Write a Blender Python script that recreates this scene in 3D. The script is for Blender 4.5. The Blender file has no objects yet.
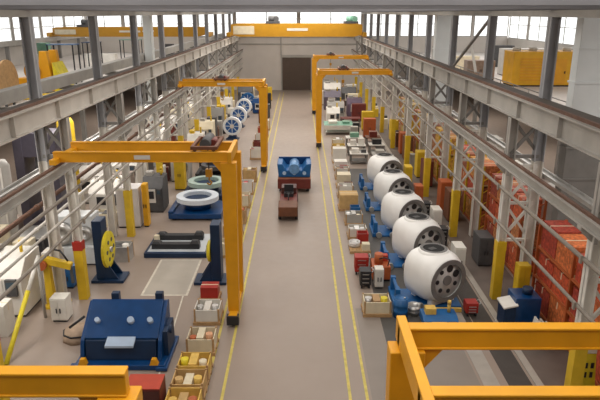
import bpy, bmesh, math, random
from mathutils import Vector, Matrix
C = bpy.context.scene.collection
SC = bpy.context.scene
rnd = random.Random(7)

# ------------------------------------------------------------------ camera, world, lights, exposure
cd = bpy.data.cameras.new('camera'); cam = bpy.data.objects.new('camera', cd); C.objects.link(cam)
cd.sensor_width = 36; cd.lens = 36; cd.clip_end = 500
cam.location = (0, 0, 12); cam.rotation_euler = (math.radians(90 - 17.31), 0, 0)
SC.camera = cam
W = bpy.data.worlds.new('sky'); SC.world = W; W.use_nodes = True
bg = W.node_tree.nodes['Background']; bg.inputs[0].default_value = (1.0, 0.985, 0.95, 1); bg.inputs[1].default_value = 1.7
SC.view_settings.view_transform = 'Standard'; SC.view_settings.look = 'None'
SC.view_settings.exposure = 0.0; SC.view_settings.gamma = 1.0; SC.view_settings.use_curve_mapping = False


def area(name, loc, sx, sy, power, col=(1, .95, .88), rot=(0, 0, 0)):
    l = bpy.data.lights.new(name, 'AREA'); l.shape = 'RECTANGLE'; l.size = sx; l.size_y = sy; l.energy = power; l.color = col
    o = bpy.data.objects.new(name, l); C.objects.link(o); o.location = loc; o.rotation_euler = rot
    return o


for yy, pw in ((8, 1500), (26, 1550), (44, 1750), (62, 2300), (82, 3600)):    # roof lights of the hall
    area('hall_roof_light', (-0.5, yy, 13.3), 15, 13, pw)
for yy in (15, 38, 62, 85):                          # roof lights of the two neighbouring bays
    area('bay_roof_light', (-21.5, yy, 13.3), 18, 12, 1400, (1, .97, .93))
    area('bay_roof_light', (21, yy, 13.3), 18, 12, 1400, (1, .97, .93))
for yy in (18, 34, 52, 70):                          # added fill lights without fixtures, beside and under the mezzanine decks
    area('side_aisle_fill', (-13.2, yy, 8.0), 2.0, 9, 650)
    area('side_aisle_fill', (12.6, yy, 8.0), 2.0, 9, 130)
    area('under_deck_fill', (-20.5, yy, 5.6), 7, 9, 420)
    area('under_deck_fill', (20, yy, 5.6), 7, 9, 420)


# ------------------------------------------------------------------ materials
def lin(h):
    h = h.lstrip('#'); o = []
    for i in (0, 2, 4):
        c = int(h[i:i + 2], 16) / 255
        o.append(c / 12.92 if c <= .04045 else ((c + .055) / 1.055) ** 2.4)
    return tuple(o)


MATS = {}


def M(hexc, rough=.5, metal=0.0, var=.12, scale=3.0, name=None, bump=0):
    key = (hexc, rough, metal, var, scale, name, bump)
    if key in MATS: return MATS[key]
    m = bpy.data.materials.new(name or 'paint_' + hexc); m.use_nodes = True
    nt = m.node_tree; b = nt.nodes['Principled BSDF']; c = lin(hexc)
    b.inputs['Roughness'].default_value = rough; b.inputs['Metallic'].default_value = metal
    tc = nt.nodes.new('ShaderNodeTexCoord'); n = nt.nodes.new('ShaderNodeTexNoise')
    n.inputs['Scale'].default_value = scale; n.inputs['Detail'].default_value = 5
    r = nt.nodes.new('ShaderNodeValToRGB')
    r.color_ramp.elements[0].position = .3; r.color_ramp.elements[1].position = .7
    r.color_ramp.elements[0].color = (*[x * (1 - var) for x in c], 1); r.color_ramp.elements[1].color = (*[min(1, x * (1 + var * .6)) for x in c], 1)
    nt.links.new(tc.outputs['Object'], n.inputs['Vector']); nt.links.new(n.outputs['Fac'], r.inputs['Fac']); nt.links.new(r.outputs['Color'], b.inputs['Base Color'])
    if bump:
        bp = nt.nodes.new('ShaderNodeBump'); bp.inputs['Strength'].default_value = bump
        nt.links.new(n.outputs['Fac'], bp.inputs['Height']); nt.links.new(bp.outputs['Normal'], b.inputs['Normal'])
    MATS[key] = m
    return m


def glass():
    m = bpy.data.materials.new('window_glass'); m.use_nodes = True; nt = m.node_tree
    nt.nodes.remove(nt.nodes['Principled BSDF'])
    t = nt.nodes.new('ShaderNodeBsdfTransparent'); t.inputs[0].default_value = (.95, .96, .97, 1)
    g = nt.nodes.new('ShaderNodeBsdfGlossy'); g.inputs['Roughness'].default_value = .05
    x = nt.nodes.new('ShaderNodeMixShader'); x.inputs[0].default_value = .06
    nt.links.new(t.outputs[0], x.inputs[1]); nt.links.new(g.outputs[0], x.inputs[2])
    nt.links.new(x.outputs[0], nt.nodes['Material Output'].inputs['Surface'])
    return m


GLASS = glass(); PALEB = M('B9B3AB', .55, 0, .12, 1.2, 'pale_beam_paint')
YEL = M('DB9A14', .42, 0, .10, 1.5, 'crane_yellow'); YELB = M('B8861F', .4, 0, .08, 1.5, 'bright_crane_yellow')
POST_Y = M('D2AE24', .5, 0, .15, 2, 'post_yellow'); RED = M('A52A22', .5, 0, .15, 2, 'signal_red')
STEEL = M('A5A19B', .55, .0, .14, 1.2, 'grey_steel_paint'); STEELD = M('7C7975', .55, 0, .15, 1.5, 'dark_grey_steel')
POSTM = M('9C9C9F', .5, 0, .12, 1.2, 'post_grey')
CONDM = M('8F867C', .55, 0, .15, 2, 'conduit_grey')
ROOFS = M('77767A', .6, 0, .12, 1.2, 'roof_steel')
PALE = M('D3CEC6', .55, 0, .1, 1.2, 'pale_steel_paint'); WHITEP = M('DCD8D0', .5, 0, .1, 1.5, 'white_paint')
RUST = M('6B4E40', .6, .2, .25, 4, 'rusty_rail'); DARKW = M('4A433D', .7, 0, .2, 3, 'dark_grating')
BLUE = M('063C70', .33, 0, .18, 2, 'machine_blue'); BLUED = M('08294A', .45, 0, .2, 2, 'deep_blue'); BLUEL = M('1C5E98', .4, 0, .15, 2, 'mid_blue')
BLACK = M('26262A', .5, 0, .2, 4, 'black_paint'); DGREY = M('4C4B4C', .55, 0, .2, 3, 'charcoal')
HUBW = M("EFEEEC", .32, 0, .05, 1.2, 'hub_white'); HUBG = M('7A7877', .45, .1, .12, 3, 'flange_grey'); HUBP = M('D2D0CE', .45, .1, .1, 3, 'flange_plate')
BROWN = M('6A3F27', .6, 0, .2, 4, 'brown_deck'); MAROON = M('6A2A22', .5, 0, .2, 3, 'maroon'); ORANGE = M('B05A2E', .5, 0, .15, 3, 'orange')
WOOD = M('B08D62', .7, 0, .2, 5, 'pallet_wood'); CARD = M('C3A06A', .75, 0, .12, 4, 'cardboard'); CREAM = M('D9CDB2', .6, 0, .1, 3, 'cream')
GRN = M('6E9C86', .5, 0, .15, 3, 'mint_green'); STEELM = M('BDBBB8', .35, .7, .1, 4, 'bare_metal'); YC = M('DAB45A', .65, 0, .15, 4, 'yellow_card')
LEM = M('DCC928', .5, 0, .15, 3, 'lemon_yellow')


# ------------------------------------------------------------------ mesh helpers
class MB:
    def __init__(s): s.v = []; s.f = []; s.sm = []

    def add(s, vs, fs, smooth=False):
        b = len(s.v); s.v += [tuple(v) for v in vs]
        for f in fs: s.f.append(tuple(b + i for i in f)); s.sm.append(smooth)
        return s

    def box(s, x0, x1, y0, y1, z0, z1):
        v = [(x, y, z) for z in (z0, z1) for y in (y0, y1) for x in (x0, x1)]
        return s.add(v, [(0, 2, 3, 1), (4, 5, 7, 6), (0, 1, 5, 4), (2, 6, 7, 3), (0, 4, 6, 2), (1, 3, 7, 5)])

    def frus(s, c, a, z0, b, z1, d=(0, 0)):               # tapered block: bottom size a, top size b, top shifted by d
        v = []
        for (sx, sy), z, o in ((a, z0, (0, 0)), (b, z1, d)):
            for y in (-1, 1):
                for x in (-1, 1): v.append((c[0] + o[0] + x * sx / 2, c[1] + o[1] + y * sy / 2, z))
        return s.add(v, [(0, 2, 3, 1), (4, 5, 7, 6), (0, 1, 5, 4), (2, 6, 7, 3), (0, 4, 6, 2), (1, 3, 7, 5)])

    def bar(s, p, q, w, h=None):
        p, q = Vector(p), Vector(q); h = h or w; d = (q - p).normalized()
        u = Vector((0, 0, 1)) if abs(d.z) < .95 else Vector((0, 1, 0))
        a = d.cross(u).normalized(); b = a.cross(d)
        v = [e + a * i * w / 2 + b * j * h / 2 for e in (p, q) for j in (-1, 1) for i in (-1, 1)]
        return s.add(v, [(0, 2, 3, 1), (4, 5, 7, 6), (0, 1, 5, 4), (2, 6, 7, 3), (0, 4, 6, 2), (1, 3, 7, 5)])

    def lathe(s, prof, o, ax, n=24, close=True, smooth=True):   # prof: (radius, distance along ax)
        o = Vector(o); d = Vector(ax).normalized(); u = Vector((0, 0, 1)) if abs(d.z) < .9 else Vector((0, 1, 0))
        a = d.cross(u).normalized(); b = a.cross(d); v = []; f = []
        for r, h in prof:
            for k in range(n):
                t = 2 * math.pi * k / n; v.append(o + d * h + (a * math.cos(t) + b * math.sin(t)) * r)
        for i in range(len(prof) - 1):
            for k in range(n):
                k2 = (k + 1) % n; f.append((i * n + k, i * n + k2, (i + 1) * n + k2, (i + 1) * n + k))
        s.add(v, f, smooth)
        if close:
            m = len(prof) - 1; b0 = len(s.v) - len(v)
            if prof[0][0] > 1e-4: s.f.append(tuple(b0 + k for k in range(n))); s.sm.append(False)
            if prof[m][0] > 1e-4: s.f.append(tuple(b0 + m * n + k for k in range(n))); s.sm.append(False)
        return s

    def cyl(s, p, q, r, n=14, r2=None):
        p, q = Vector(p), Vector(q); L = (q - p).length
        return s.lathe([(r, 0), (r2 if r2 is not None else r, L)], p, q - p, n)

    def ring(s, c, ax, ro, ri, t, n=32):
        return s.lathe([(ri, -t / 2), (ro, -t / 2), (ro, t / 2), (ri, t / 2), (ri, -t / 2)], c, ax, n, False, False)

    def tube(s, pts, r, n=8):
        for a, b in zip(pts, pts[1:]): s.cyl(a, b, r, n)
        return s

    def prism(s, poly, axis, a, b):                       # poly in the two other axes, extruded along axis from a to b
        def P(p, t): return {'x': (t, p[0], p[1]), 'y': (p[0], t, p[1]), 'z': (p[0], p[1], t)}[axis]
        n = len(poly); v = [P(p, a) for p in poly] + [P(p, b) for p in poly]
        return s.add(v, [tuple(range(n)), tuple(range(2 * n - 1, n - 1, -1))] + [(i, (i + 1) % n, n + (i + 1) % n, n + i) for i in range(n)])

    def build(s, name, m, parent=None, bevel=0, loc=None):
        me = bpy.data.meshes.new(name); me.from_pydata(s.v, [], s.f)
        for p, k in zip(me.polygons, s.sm): p.use_smooth = k
        bm = bmesh.new(); bm.from_mesh(me); bmesh.ops.recalc_face_normals(bm, faces=bm.faces); bm.to_mesh(me); bm.free()
        me.materials.append(m); o = bpy.data.objects.new(name, me); C.objects.link(o)
        if parent: o.parent = parent
        if loc: o.location = loc
        if bevel:
            md = o.modifiers.new('bevel', 'BEVEL'); md.width = bevel; md.segments = 2; md.limit_method = 'ANGLE'
        return o


def bx(*a): return MB().box(*a)


def thing(name, label, cat, loc=(0, 0, 0), rz=0, group=None):
    o = bpy.data.objects.new(name, None); C.objects.link(o); o.empty_display_size = .2
    o.location = loc; o.rotation_euler = (0, 0, rz); o['label'] = label; o['category'] = cat
    if group: o['group'] = group
    return o


def tag(o, label, cat, group=None):
    o['label'] = label; o['category'] = cat
    if group: o['group'] = group
    return o


def struct(o): o['kind'] = 'structure'; return o


def sempty(name, loc=(0, 0, 0)):
    o = bpy.data.objects.new(name, None); C.objects.link(o); o.location = loc; o['kind'] = 'structure'; return o


def dup(root, loc, rz, label, sc=None, group=None):
    r = root.copy(); C.objects.link(r); r.location = loc; r.rotation_euler = (0, 0, rz); r['label'] = label
    if sc: r.scale = sc
    if group: r['group'] = group
    for ch in list(root.children):
        c = ch.copy(); C.objects.link(c); c.parent = r
        for g in ch.children:
            d = g.copy(); C.objects.link(d); d.parent = c
    return r


OR = 'first second third fourth fifth sixth seventh eighth ninth tenth eleventh twelfth'.split()
GRID = [8.6, 16.3, 24.0, 31.7, 39.4, 47.1, 54.8, 62.5, 70.2, 77.9, 85.6, 93.3]
YF = 98.7                                                  # far end wall
XL, XR = -9.5, 8.6                                         # crane columns
RL, RR = -10.5, 9.75                                       # roof columns
OL, OR_ = -34.0, 33.0                                      # outer side walls

# ------------------------------------------------------------------ floor, walls, roof
def floor_mat():
    m = M('95867B', .34, 0, .06, .35, 'floor_concrete'); nt = m.node_tree
    n2 = nt.nodes.new('ShaderNodeTexNoise'); n2.inputs['Scale'].default_value = 2.5; n2.inputs['Detail'].default_value = 8
    tc = nt.nodes['Texture Coordinate']; nt.links.new(tc.outputs['Object'], n2.inputs['Vector'])
    mr = nt.nodes.new('ShaderNodeMapRange'); mr.inputs['To Min'].default_value = .3; mr.inputs['To Max'].default_value = .5
    nt.links.new(n2.outputs['Fac'], mr.inputs['Value']); nt.links.new(mr.outputs['Result'], nt.nodes['Principled BSDF'].inputs['Roughness'])
    return m


struct(bx(OL, OR_, -8, YF, -.3, 0).build('floor', floor_mat()))
LINE = M('CBB95C', .55, 0, .2, 4, 'line_yellow'); LINEW = M('CFC8BA', .55, 0, .15, 4, 'line_white')
for x in (-2.55, -3.15, 1.64, 2.2):                        # painted aisle lines
    struct(bx(x - .05, x + .05, 10, 96, 0, .006).build('floor_line', LINE))
struct(bx(-5.25, -4.95, 14, 15.5, 0, .001).build('floor_line', LINEW))
fr = MB()
for a in ((-7.1, -7.0, 24.2, 28.3), (-5.1, -5.0, 24.2, 28.3), (-7.0, -5.1, 24.2, 24.3), (-7.0, -5.1, 28.2, 28.3)): fr.box(*a, 0, .006)
struct(fr.build('floor_line', LINEW))
struct(bx(-7.0, -5.1, 24.3, 28.2, 0, .005).build('floor_panel', M('ACA499', .4, 0, .08, 1, 'pale_floor_panel')))
l = MB(); l.bar((-5.2, 24.3, .003), (-4.75, 15, .003), .06, .006); struct(l.build('floor_line', LINEW))
struct(bx(2.35, 6.1, 10, 23, 0, .004).build('floor_panel', M('877D75', .45, 0, .08, .7, 'grey_floor_paint')))
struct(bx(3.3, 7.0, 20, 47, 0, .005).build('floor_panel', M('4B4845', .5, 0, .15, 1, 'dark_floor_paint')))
struct(bx(6.2, 6.75, 10, 22.6, 0, .02).build('floor_rail', M('A7A098', .4, .1, .1, 2, 'pale_floor_rail')))
struct(bx(7.05, 7.85, 10, 60, 0, .01).build('floor_panel', M('453F3B', .6, 0, .15, 2, 'dark_trench_cover')))
struct(bx(8.25, 10.1, 10, 75, 0, .004).build('floor_panel', M('6A5F58', .55, 0, .2, 1, 'brown_floor_paint')))
struct(bx(7.95, 8.2, 10, 60, 0, .05).build('floor_rail', M('A8A198', .45, .0, .1, 2, 'pale_kerb')))

WALLM = M('CFC8C1', .7, 0, .05, .6, 'wall_white'); WALLG = M('BDB7B0', .7, 0, .08, .5, 'wall_grey')
NW = [0]


def window(p, q, z0, z1, ny, axis):
    """Glazing strip from p to q along axis ('x' or 'y'), fixed coordinate c."""
    NW[0] += 1; a, b, c = p, q[0], q[1]
    r = sempty('window_%d' % NW[0])
    def B(m, u0, u1, v0, v1, w0, w1): return m.box(u0, u1, v0, v1, w0, w1) if axis == 'x' else m.box(v0, v1, u0, u1, w0, w1)
    f = MB()
    for (u0, u1, w0, w1) in ((a, b, z0, z0 + .12), (a, b, z1 - .12, z1), (a, a + .12, z0, z1), (b - .12, b, z0, z1)): B(f, u0, u1, c - .06, c + .06, w0, w1)
    f.build('window_frame', STEEL, r)
    k = MB()
    for i in range(1, ny): u = a + (b - a) * i / ny; B(k, u - .05, u + .05, c - .04, c + .04, z0, z1)
    zm = z0 + (z1 - z0) * .5; B(k, a, b, c - .035, c + .035, zm - .04, zm + .04)
    k.build('glazing_bar', STEEL, r)
    g = MB(); B(g, a + .05, b - .05, c - .01, c + .01, z0 + .05, z1 - .05); g.build('pane', GLASS, r)


w = MB()
secs = [(OL, RL, 8.4), (RL, RR, 9.9), (RR, OR_, 8.4)]
for a, b, z0 in secs:
    w.box(a, b, YF, YF + .3, 0, z0); w.box(a, b, YF, YF + .3, 12.3, 14)
    n = 2 if z0 > 9 else 4; L = (b - a) / n
    for i in range(n):
        w.box(a + i * L - .0, a + i * L + .3, YF, YF + .3, z0, 12.3)
        window(a + i * L + .3, (a + (i + 1) * L, YF + .15), z0, 12.3, 2, 'x')
struct(w.build('wall_far', WALLM))
for side, x0, x1 in (('left', OL - .3, OL), ('right', OR_, OR_ + .3)):
    w = MB(); w.box(x0, x1, -8, YF, 0, 8.2); w.box(x0, x1, -8, YF, 12.3, 14); w.box(x0, x1, -8, 24, 8.2, 12.3)
    for i in range(9):
        y = 24 + i * 8.3; w.box(x0, x1, y, y + .3, 8.2, 12.3); window(y + .3, (min(y + 8.3, YF), (x0 + x1) / 2), 8.2, 12.3, 2, 'y')
    struct(w.build('wall_' + side, WALLG))
struct(bx(OL, OR_, -8.3, -8, 0, 14).build('wall_back', WALLG))
struct(bx(OL - .3, OR_ + .3, -8.3, YF + .3, 13.9, 14.1).build('ceiling', M('B9B5AF', .7, 0, .08, .5, 'roof_deck')))
# far roller door, pipes and ledges of the far wall
d = sempty('door_1', (-.55, YF, 0))
m = MB(); m.box(-2.3, 2.3, -.1, -.02, 0, 5.2)
for i in range(26): m.box(-2.3, 2.3, -.13, -.1, i * .2 + .02, i * .2 + .12)
m.build('roller_curtain', M('5A4B41', .6, 0, .08, 1, 'door_grey'), d)
m = MB(); m.box(-2.5, -2.3, -.16, 0, 0, 5.4); m.box(2.3, 2.5, -.16, 0, 0, 5.4); m.box(-2.5, 2.5, -.3, 0, 5.2, 5.6); m.build('door_frame', STEEL, d)
for i, z in enumerate((7.2, 8.3)): struct(bx(RL + .3, RR - .3, YF - .18, YF, z, z + .16).build('trim_%d' % (i + 1), STEEL))
struct(bx(-3.1, -2.95, YF - .2, YF - .0, 5.6, 9.9).build('trim_3', STEEL))

# mezzanine decks of the two neighbouring bays
DECK = M('C5BEB8', .6, 0, .08, .6, 'deck_floor')
for nm, a, b in (('left', OL, -16.0), ('right', 15.5, OR_)):
    struct(bx(a, b, 4, YF, 5.7, 6.0).build('slab_' + nm, DECK))
    e = b if nm == 'left' else a
    for y in range(8, 98, 9):
        struct(bx(e - .15, e + .15, y - .15, y + .15, 0, 5.7).build('column_deck_' + nm, STEELD))
    rr = sempty('trim_deck_' + nm)
    m = MB()
    for z in (6.55, 7.05): m.cyl((e, 4, z), (e, YF - .1, z), .035, 6)
    for y in range(5, 98, 3): m.cyl((e, y, 6), (e, y, 7.05), .03, 6)
    m.build('guard_rail', STEELD, rr)

# roof beams across, eaves beams along
for y in GRID + [0.9]:
    m = MB(); m.box(OL, OR_, y - .18, y + .18, 12.1, 12.16); m.box(OL, OR_, y - .06, y + .06, 12.13, 12.77); m.box(OL, OR_, y - .18, y + .18, 12.74, 12.8)
    for i in range(17): x = OL + 2 + 4 * i; m.bar((x, y, 12.8), (x + 2, y, 13.9), .1); m.bar((x + 2, y, 13.9), (x + 4, y, 12.8), .1)
    struct(m.build('beam_roof', ROOFS))
for x in (RL, RR):
    m = MB(); m.box(x - .14, x + .14, 0, YF, 11.85, 12.1); struct(m.build('beam_eaves', STEEL))

# ------------------------------------------------------------------ columns: crane column + roof column laced together, every bay
def hsec(m, x, y, w, z0, z1):                              # H section, web across x
    t = .035
    m.box(x - w / 2, x - w / 2 + t, y - w / 2, y + w / 2, z0, z1); m.box(x + w / 2 - t, x + w / 2, y - w / 2, y + w / 2, z0, z1)
    m.box(x - w / 2, x + w / 2, y - t / 2, y + t / 2, z0, z1); return m


for side, xc, xr in (('left', XL, RL), ('right', XR, RR)):
    for y in GRID:
        r = sempty('column_' + side, (0, y, 0))
        hsec(MB(), xr, 0, .38, 6.2, 11.85).build('roof_post', POSTM, r); hsec(MB(), xr, 0, .38, 0, 6.2).build('roof_post', PALE, r)
        hsec(MB(), xc, 0, .34, 6.2, 8.0).build('crane_post', STEEL, r)
        hsec(MB(), xc, 0, .34, 2.7, 6.2).build('crane_post', WHITEP, r)
        bx(xc - .19, xc + .19, -.19, .19, 0, 2.3).build('painted_base', POST_Y, r)
        bx(xc - .2, xc + .2, -.2, .2, 2.3, 2.7).build('painted_band', RED if (y < 25 if side == 'left' else y < 17) else POST_Y, r)
        m = MB()
        for z0, z1 in ((2.8, 4.4), (4.4, 6.0)): m.bar((xc, 0, z0), (xr, 0, z1), .1); m.bar((xc, .05, z1), (xr, .05, z0), .1)
        for z in (2.75, 4.4, 6.0): m.bar((xc, 0, z), (xr, 0, z), .12)
        if not (side == 'left' and y == 24.0): m.build('lacing', WHITEP, r)
        m = MB(); m.bar((xc, 0, 6.5), (xr, 0, 7.9), .12); m.bar((xc, .05, 7.9), (xr, .05, 6.5), .12); m.bar((xc, 0, 6.4), (xr, 0, 6.4), .14); m.bar((xc, 0, 8.0), (xr, 0, 8.0), .16)
        m.build('lacing', STEELD, r)
        m = MB(); s = 1 if xc < 0 else -1
        m.prism([(xc, 5.6), (xc + s * .1, 5.6), (xc + s * .55, 6.05), (xc + s * .55, 6.15), (xc, 6.15)], 'y', -.12, .12)
        m.build('bracket', STEEL, r)
    # high runway girder with rail
    m = MB(); z0, z1 = 8.05, 8.85
    m.box(xc - .05, xc + .05, 2, YF, z0 + .02, z1 - .02); m.box(xc - .24, xc + .24, 2, YF, z1 - .05, z1); m.box(xc - .2, xc + .2, 2, YF, z0, z0 + .05)
    y = 4
    while y < YF: m.box(xc - .2, xc + .2, y - .02, y + .02, z0 + .02, z1 - .02); y += 3.85 if int(y) % 2 else 3.85
    g = struct(m.build('beam_runway_' + side, PALEB if side == 'left' else STEEL))
    bx(xc - .06, xc + .06, 2, YF, 8.85, 8.95).build('crane_rail', RUST, g)
    sgn = -1 if xc < 0 else 1
    a, b = sorted((xc + sgn * .3, xr - sgn * .1))
    struct(bx(a, b, 2, YF, 8.72, 8.78).build('slab_walkway_' + side, DARKW))
    # lower runway beam carried by the brackets
    xl = xc - sgn * .4
    m = MB(); m.box(xl - .05, xl + .05, 2, YF - 1, 6.17, 6.48); m.box(xl - .17, xl + .17, 2, YF - 1, 6.46, 6.5); m.box(xl - .15, xl + .15, 2, YF - 1, 6.15, 6.19)
    g = struct(m.build('beam_low_runway_' + side, STEEL))
    bx(xl - .06, xl + .06, 2, YF - 1, 6.5, 6.58).build('crane_rail', RUST, g)
    # service runs along the columns
    for z, rr, nm in ((5.1, .07, 'white pipe run high on the columns'), (3.6, .06, 'white pipe run at mid height on the columns')):
        m = MB(); xx = xc - sgn * .27; m.cyl((xx, 2, z), (xx, YF - 1, z), rr, 8)
        for y in GRID: m.box(xx - sgn * .09 - .03, xx - sgn * .09 + .03, y - .06, y + .06, z - .12, z + .12)
        tag(m.build('pipe_run', CONDM), nm + (' of the ring table side' if side == 'left' else ' behind the white hubs'), 'pipe')
    m = MB(); xx = xr + sgn * .45
    m.box(xx - .2, xx + .2, 2, YF - 1, 5.55, 5.6); m.box(xx - .2, xx - .17, 2, YF - 1, 5.6, 5.7); m.box(xx + .17, xx + .2, 2, YF - 1, 5.6, 5.7)
    for y in GRID: m.box(xx - .25, xx + .25, y - .25, y - .19, 5.48, 5.56)
    tag(m.build('cable_tray', STEELM), 'long grey cable tray inside the laced columns ' + ('on the ring table side' if side == 'left' else 'on the hub side'), 'cable tray')
for x, z, r_, mt, lab in ((-11.05, 4.2, .1, RUST, 'rust brown pipe run behind the columns of the ring table side'), (-11.2, 3.2, .08, PALE, 'pale pipe run low behind the columns of the ring table side'), (-9.85, 5.75, .07, STEELD, 'dark conduit just under the low runway of the ring table side'), (-9.15, 4.35, .05, PALEB, 'thin pale conduit between the two pipe runs of the ring table side')):
    m = MB(); m.cyl((x, 2, z), (x, YF - 1, z), r_, 8)
    for y in range(4, 96, 4): m.cyl((x, y - .08, z), (x, y + .08, z), r_ * 1.35, 8)
    tag(m.build('pipe_run', mt), lab, 'pipe')
# wind bracing between two roof posts of the hub side
m = MB(); m.bar((RR, 31.7, 11.9), (RR, 38.9, 8.8), .14, .1); g = struct(m.build('trim_4', STEELD))
m = MB(); m.bar((RR + .2, 36.0, 10.3), (RR + .2, 34.6, 8.8), .12, .1); struct(m.build('trim_5', WHITEP))
# ------------------------------------------------------------------ ducts
def duct(label, x0, x1, y0, y1, z0, z1, mt):
    t = thing('ventilation_duct', label, 'duct', ((x0 + x1) / 2, (y0 + y1) / 2, z0))
    a, b = (x1 - x0) / 2, (y1 - y0) / 2; h = z1 - z0
    if x1 - x0 > 2: bx(-a, a, -b, b, 0, 7.7).build('lower_body', STEELD, t, .03)  # wide shaft: lower part of the same body in a darker grey
    bx(-a, a, -b, b, 7.7 if x1 - x0 > 2 else 0, h).build('duct_body', mt, t, .03)
    n = max(2, int(h / 1.3)); m = MB(); z_0 = 7.7 if x1 - x0 > 2 else 0
    for i in range(n + 1): z = h * i / n; bx(-a - .04, a + .04, -b - .04, b + .04, max(0, z - .04), min(h, z + .04)).build('seam', mt if z > z_0 else STEELD, t)
    return t


DUCTM = M('E2E6E6', .5, 0, .06, 1, 'duct_sheet')
duct('large pale grey sheet metal shaft behind the end of the hub side runway', 11.0, 13.4, 24.3, 24.9, 0, 12.0, DUCTM)
duct('narrow white shaft between roof posts above the far white hubs', 10.5, 11.7, 48.0, 48.8, 0, 12.0, DUCTM)
duct('narrow white shaft between roof posts above the blue wheels', -12.0, -11.4, 47.6, 48.4, 0, 12.0, DUCTM)

# ------------------------------------------------------------------ cranes
def igirder(m, x0, x1, y, z0, z1, wf=.23):
    m.box(x0, x1, y - wf / 2 + .025, y + wf / 2 - .025, z0 + .03, z1 - .03); m.box(x0, x1, y - wf / 2, y + wf / 2, z1 - .05, z1); m.box(x0, x1, y - wf / 2, y + wf / 2, z0, z0 + .04)
    return m


def gantry(label, xl, xr, yf, yb, hoist):
    """Semi portal crane: a pair of legs at xl on the floor, the other end on the low runway at xr."""
    s = 1 if xr > xl else -1; ym = (yf + yb) / 2
    t = thing('semi_gantry_crane', label, 'gantry crane', (xl, ym, 0))
    L = abs(xr - xl); hf = (yb - yf) / 2; z0, z1 = 6.66, 7.06
    X = lambda u: s * u
    for y in ((-hf, hf) if hf > .1 else (0,)):
        a, b = sorted((X(-.14), X(L + .12))); igirder(MB(), a, b, y, z0, z1).build('girder', YEL, t, .015)
        m = MB(); m.frus((0, y), (.44, .3), .48, (.58, .4), z0); m.build('leg', YEL, t, .02)
        m = MB(); m.prism([(X(.25), z0), (X(.62), z0), (X(.25), z0 - .45)], 'y', y - .06, y + .06); m.build('gusset', YEL, t)
    if hf < .1: hf = .9
    else: a, b = sorted((X(-.14), X(.02))); bx(a, b, -hf - .3, hf + .3, z0 + .02, z1 + .03).build('end_tie', YEL, t, .015)
    m = MB(); m.box(-.17, .17, -hf - .55, hf + .55, .2, .52); m.build('sill_beam', YEL, t, .02)
    for y in (-hf - .35, hf + .35):
        m = MB(); m.cyl((-.06, y, .18), (.06, y, .18), .18, 16); m.build('wheel', BLACK, t)
    bx(-.24, .24, -hf - .62, -hf - .35, .12, .5).build('buffer_guard', BLACK, t)
    bx(X(L) - .12, X(L) + .12, -hf - .5, hf + .5, 6.64, 6.84).build('end_carriage', YEL, t, .01)
    for y in (-hf - .3, hf + .3):
        m = MB(); m.cyl((X(L) - .05, y, 6.675), (X(L) + .05, y, 6.675), .085, 14); m.build('wheel', BLACK, t)
    # hoist trolley
    hx = X(hoist)
    if yb - yf < .1: hf = .35
    k = MB(); k.box(hx - .5, hx + .5, -hf - .1, -hf + .05, z1 + .08, z1 + .2); k.box(hx - .5, hx + .5, hf - .05, hf + .1, z1 + .08, z1 + .2); k.box(hx - .5, hx - .38, -hf, hf, z1 + .08, z1 + .2); k.box(hx + .38, hx + .5, -hf, hf, z1 + .08, z1 + .2)
    for y in (-hf, hf):
        for dx in (-.35, .35): k.cyl((hx + dx, y - .04, z1 + .08), (hx + dx, y + .04, z1 + .08), .08, 10)
    k = k.build('trolley', BROWN, t)
    MB().cyl((hx, -hf + .2, z1 + .22), (hx, hf - .2, z1 + .22), .2, 16).build('rope_drum', DGREY, k)
    MB().cyl((hx + .25, -.3, z1 + .18), (hx + .25, .35, z1 + .18), .14, 12).build('motor', MAROON, k)
    m = MB(); m.cyl((hx, -.06, z1 + .2), (hx, -.06, z0 - .5), .012, 6); m.cyl((hx, .06, z1 + .2), (hx, .06, z0 - .5), .012, 6); m.build('rope', BLACK, k)
    m = MB(); m.box(hx - .12, hx + .12, -.14, .14, z0 - .8, z0 - .5)
    m.tube([(hx, 0, z0 - .8), (hx, 0, z0 - .95), (hx + .1, 0, z0 - 1.05), (hx + .02, 0, z0 - 1.15), (hx - .1, 0, z0 - 1.08)], .035, 8); m.build('hook', YELB, k)
    m = MB(); m.box(X(L * .5) - .3, X(L * .5) + .3, -hf - .13, -hf - .116, z0 + .12, z0 + .28); m.build('capacity_plate', PALE, t)
    return t


gantry('yellow semi portal crane closest to the camera over the dark red cabinet', -2.66, -9.1, 7.58, 7.58, 4.6)
gantry('yellow semi portal crane just in front of the two dark blue headstocks', -2.68, -9.1, 21.95, 23.75, .9)
gantry('yellow semi portal crane framing the row of blue and white wheels', -2.85, -9.1, 46.2, 47.8, 3.2)
gantry('large yellow semi portal crane in front of the closest white hub', 1.78, 8.2, 7.08, 8.87, 4.8)
gantry('yellow semi portal crane beside the mint topped table', 1.75, 8.2, 55.2, 56.8, 2.2)
gantry('yellow semi portal crane second from the far roller door on the hub side', 1.75, 8.2, 74.6, 76.1, 2.0)


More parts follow.
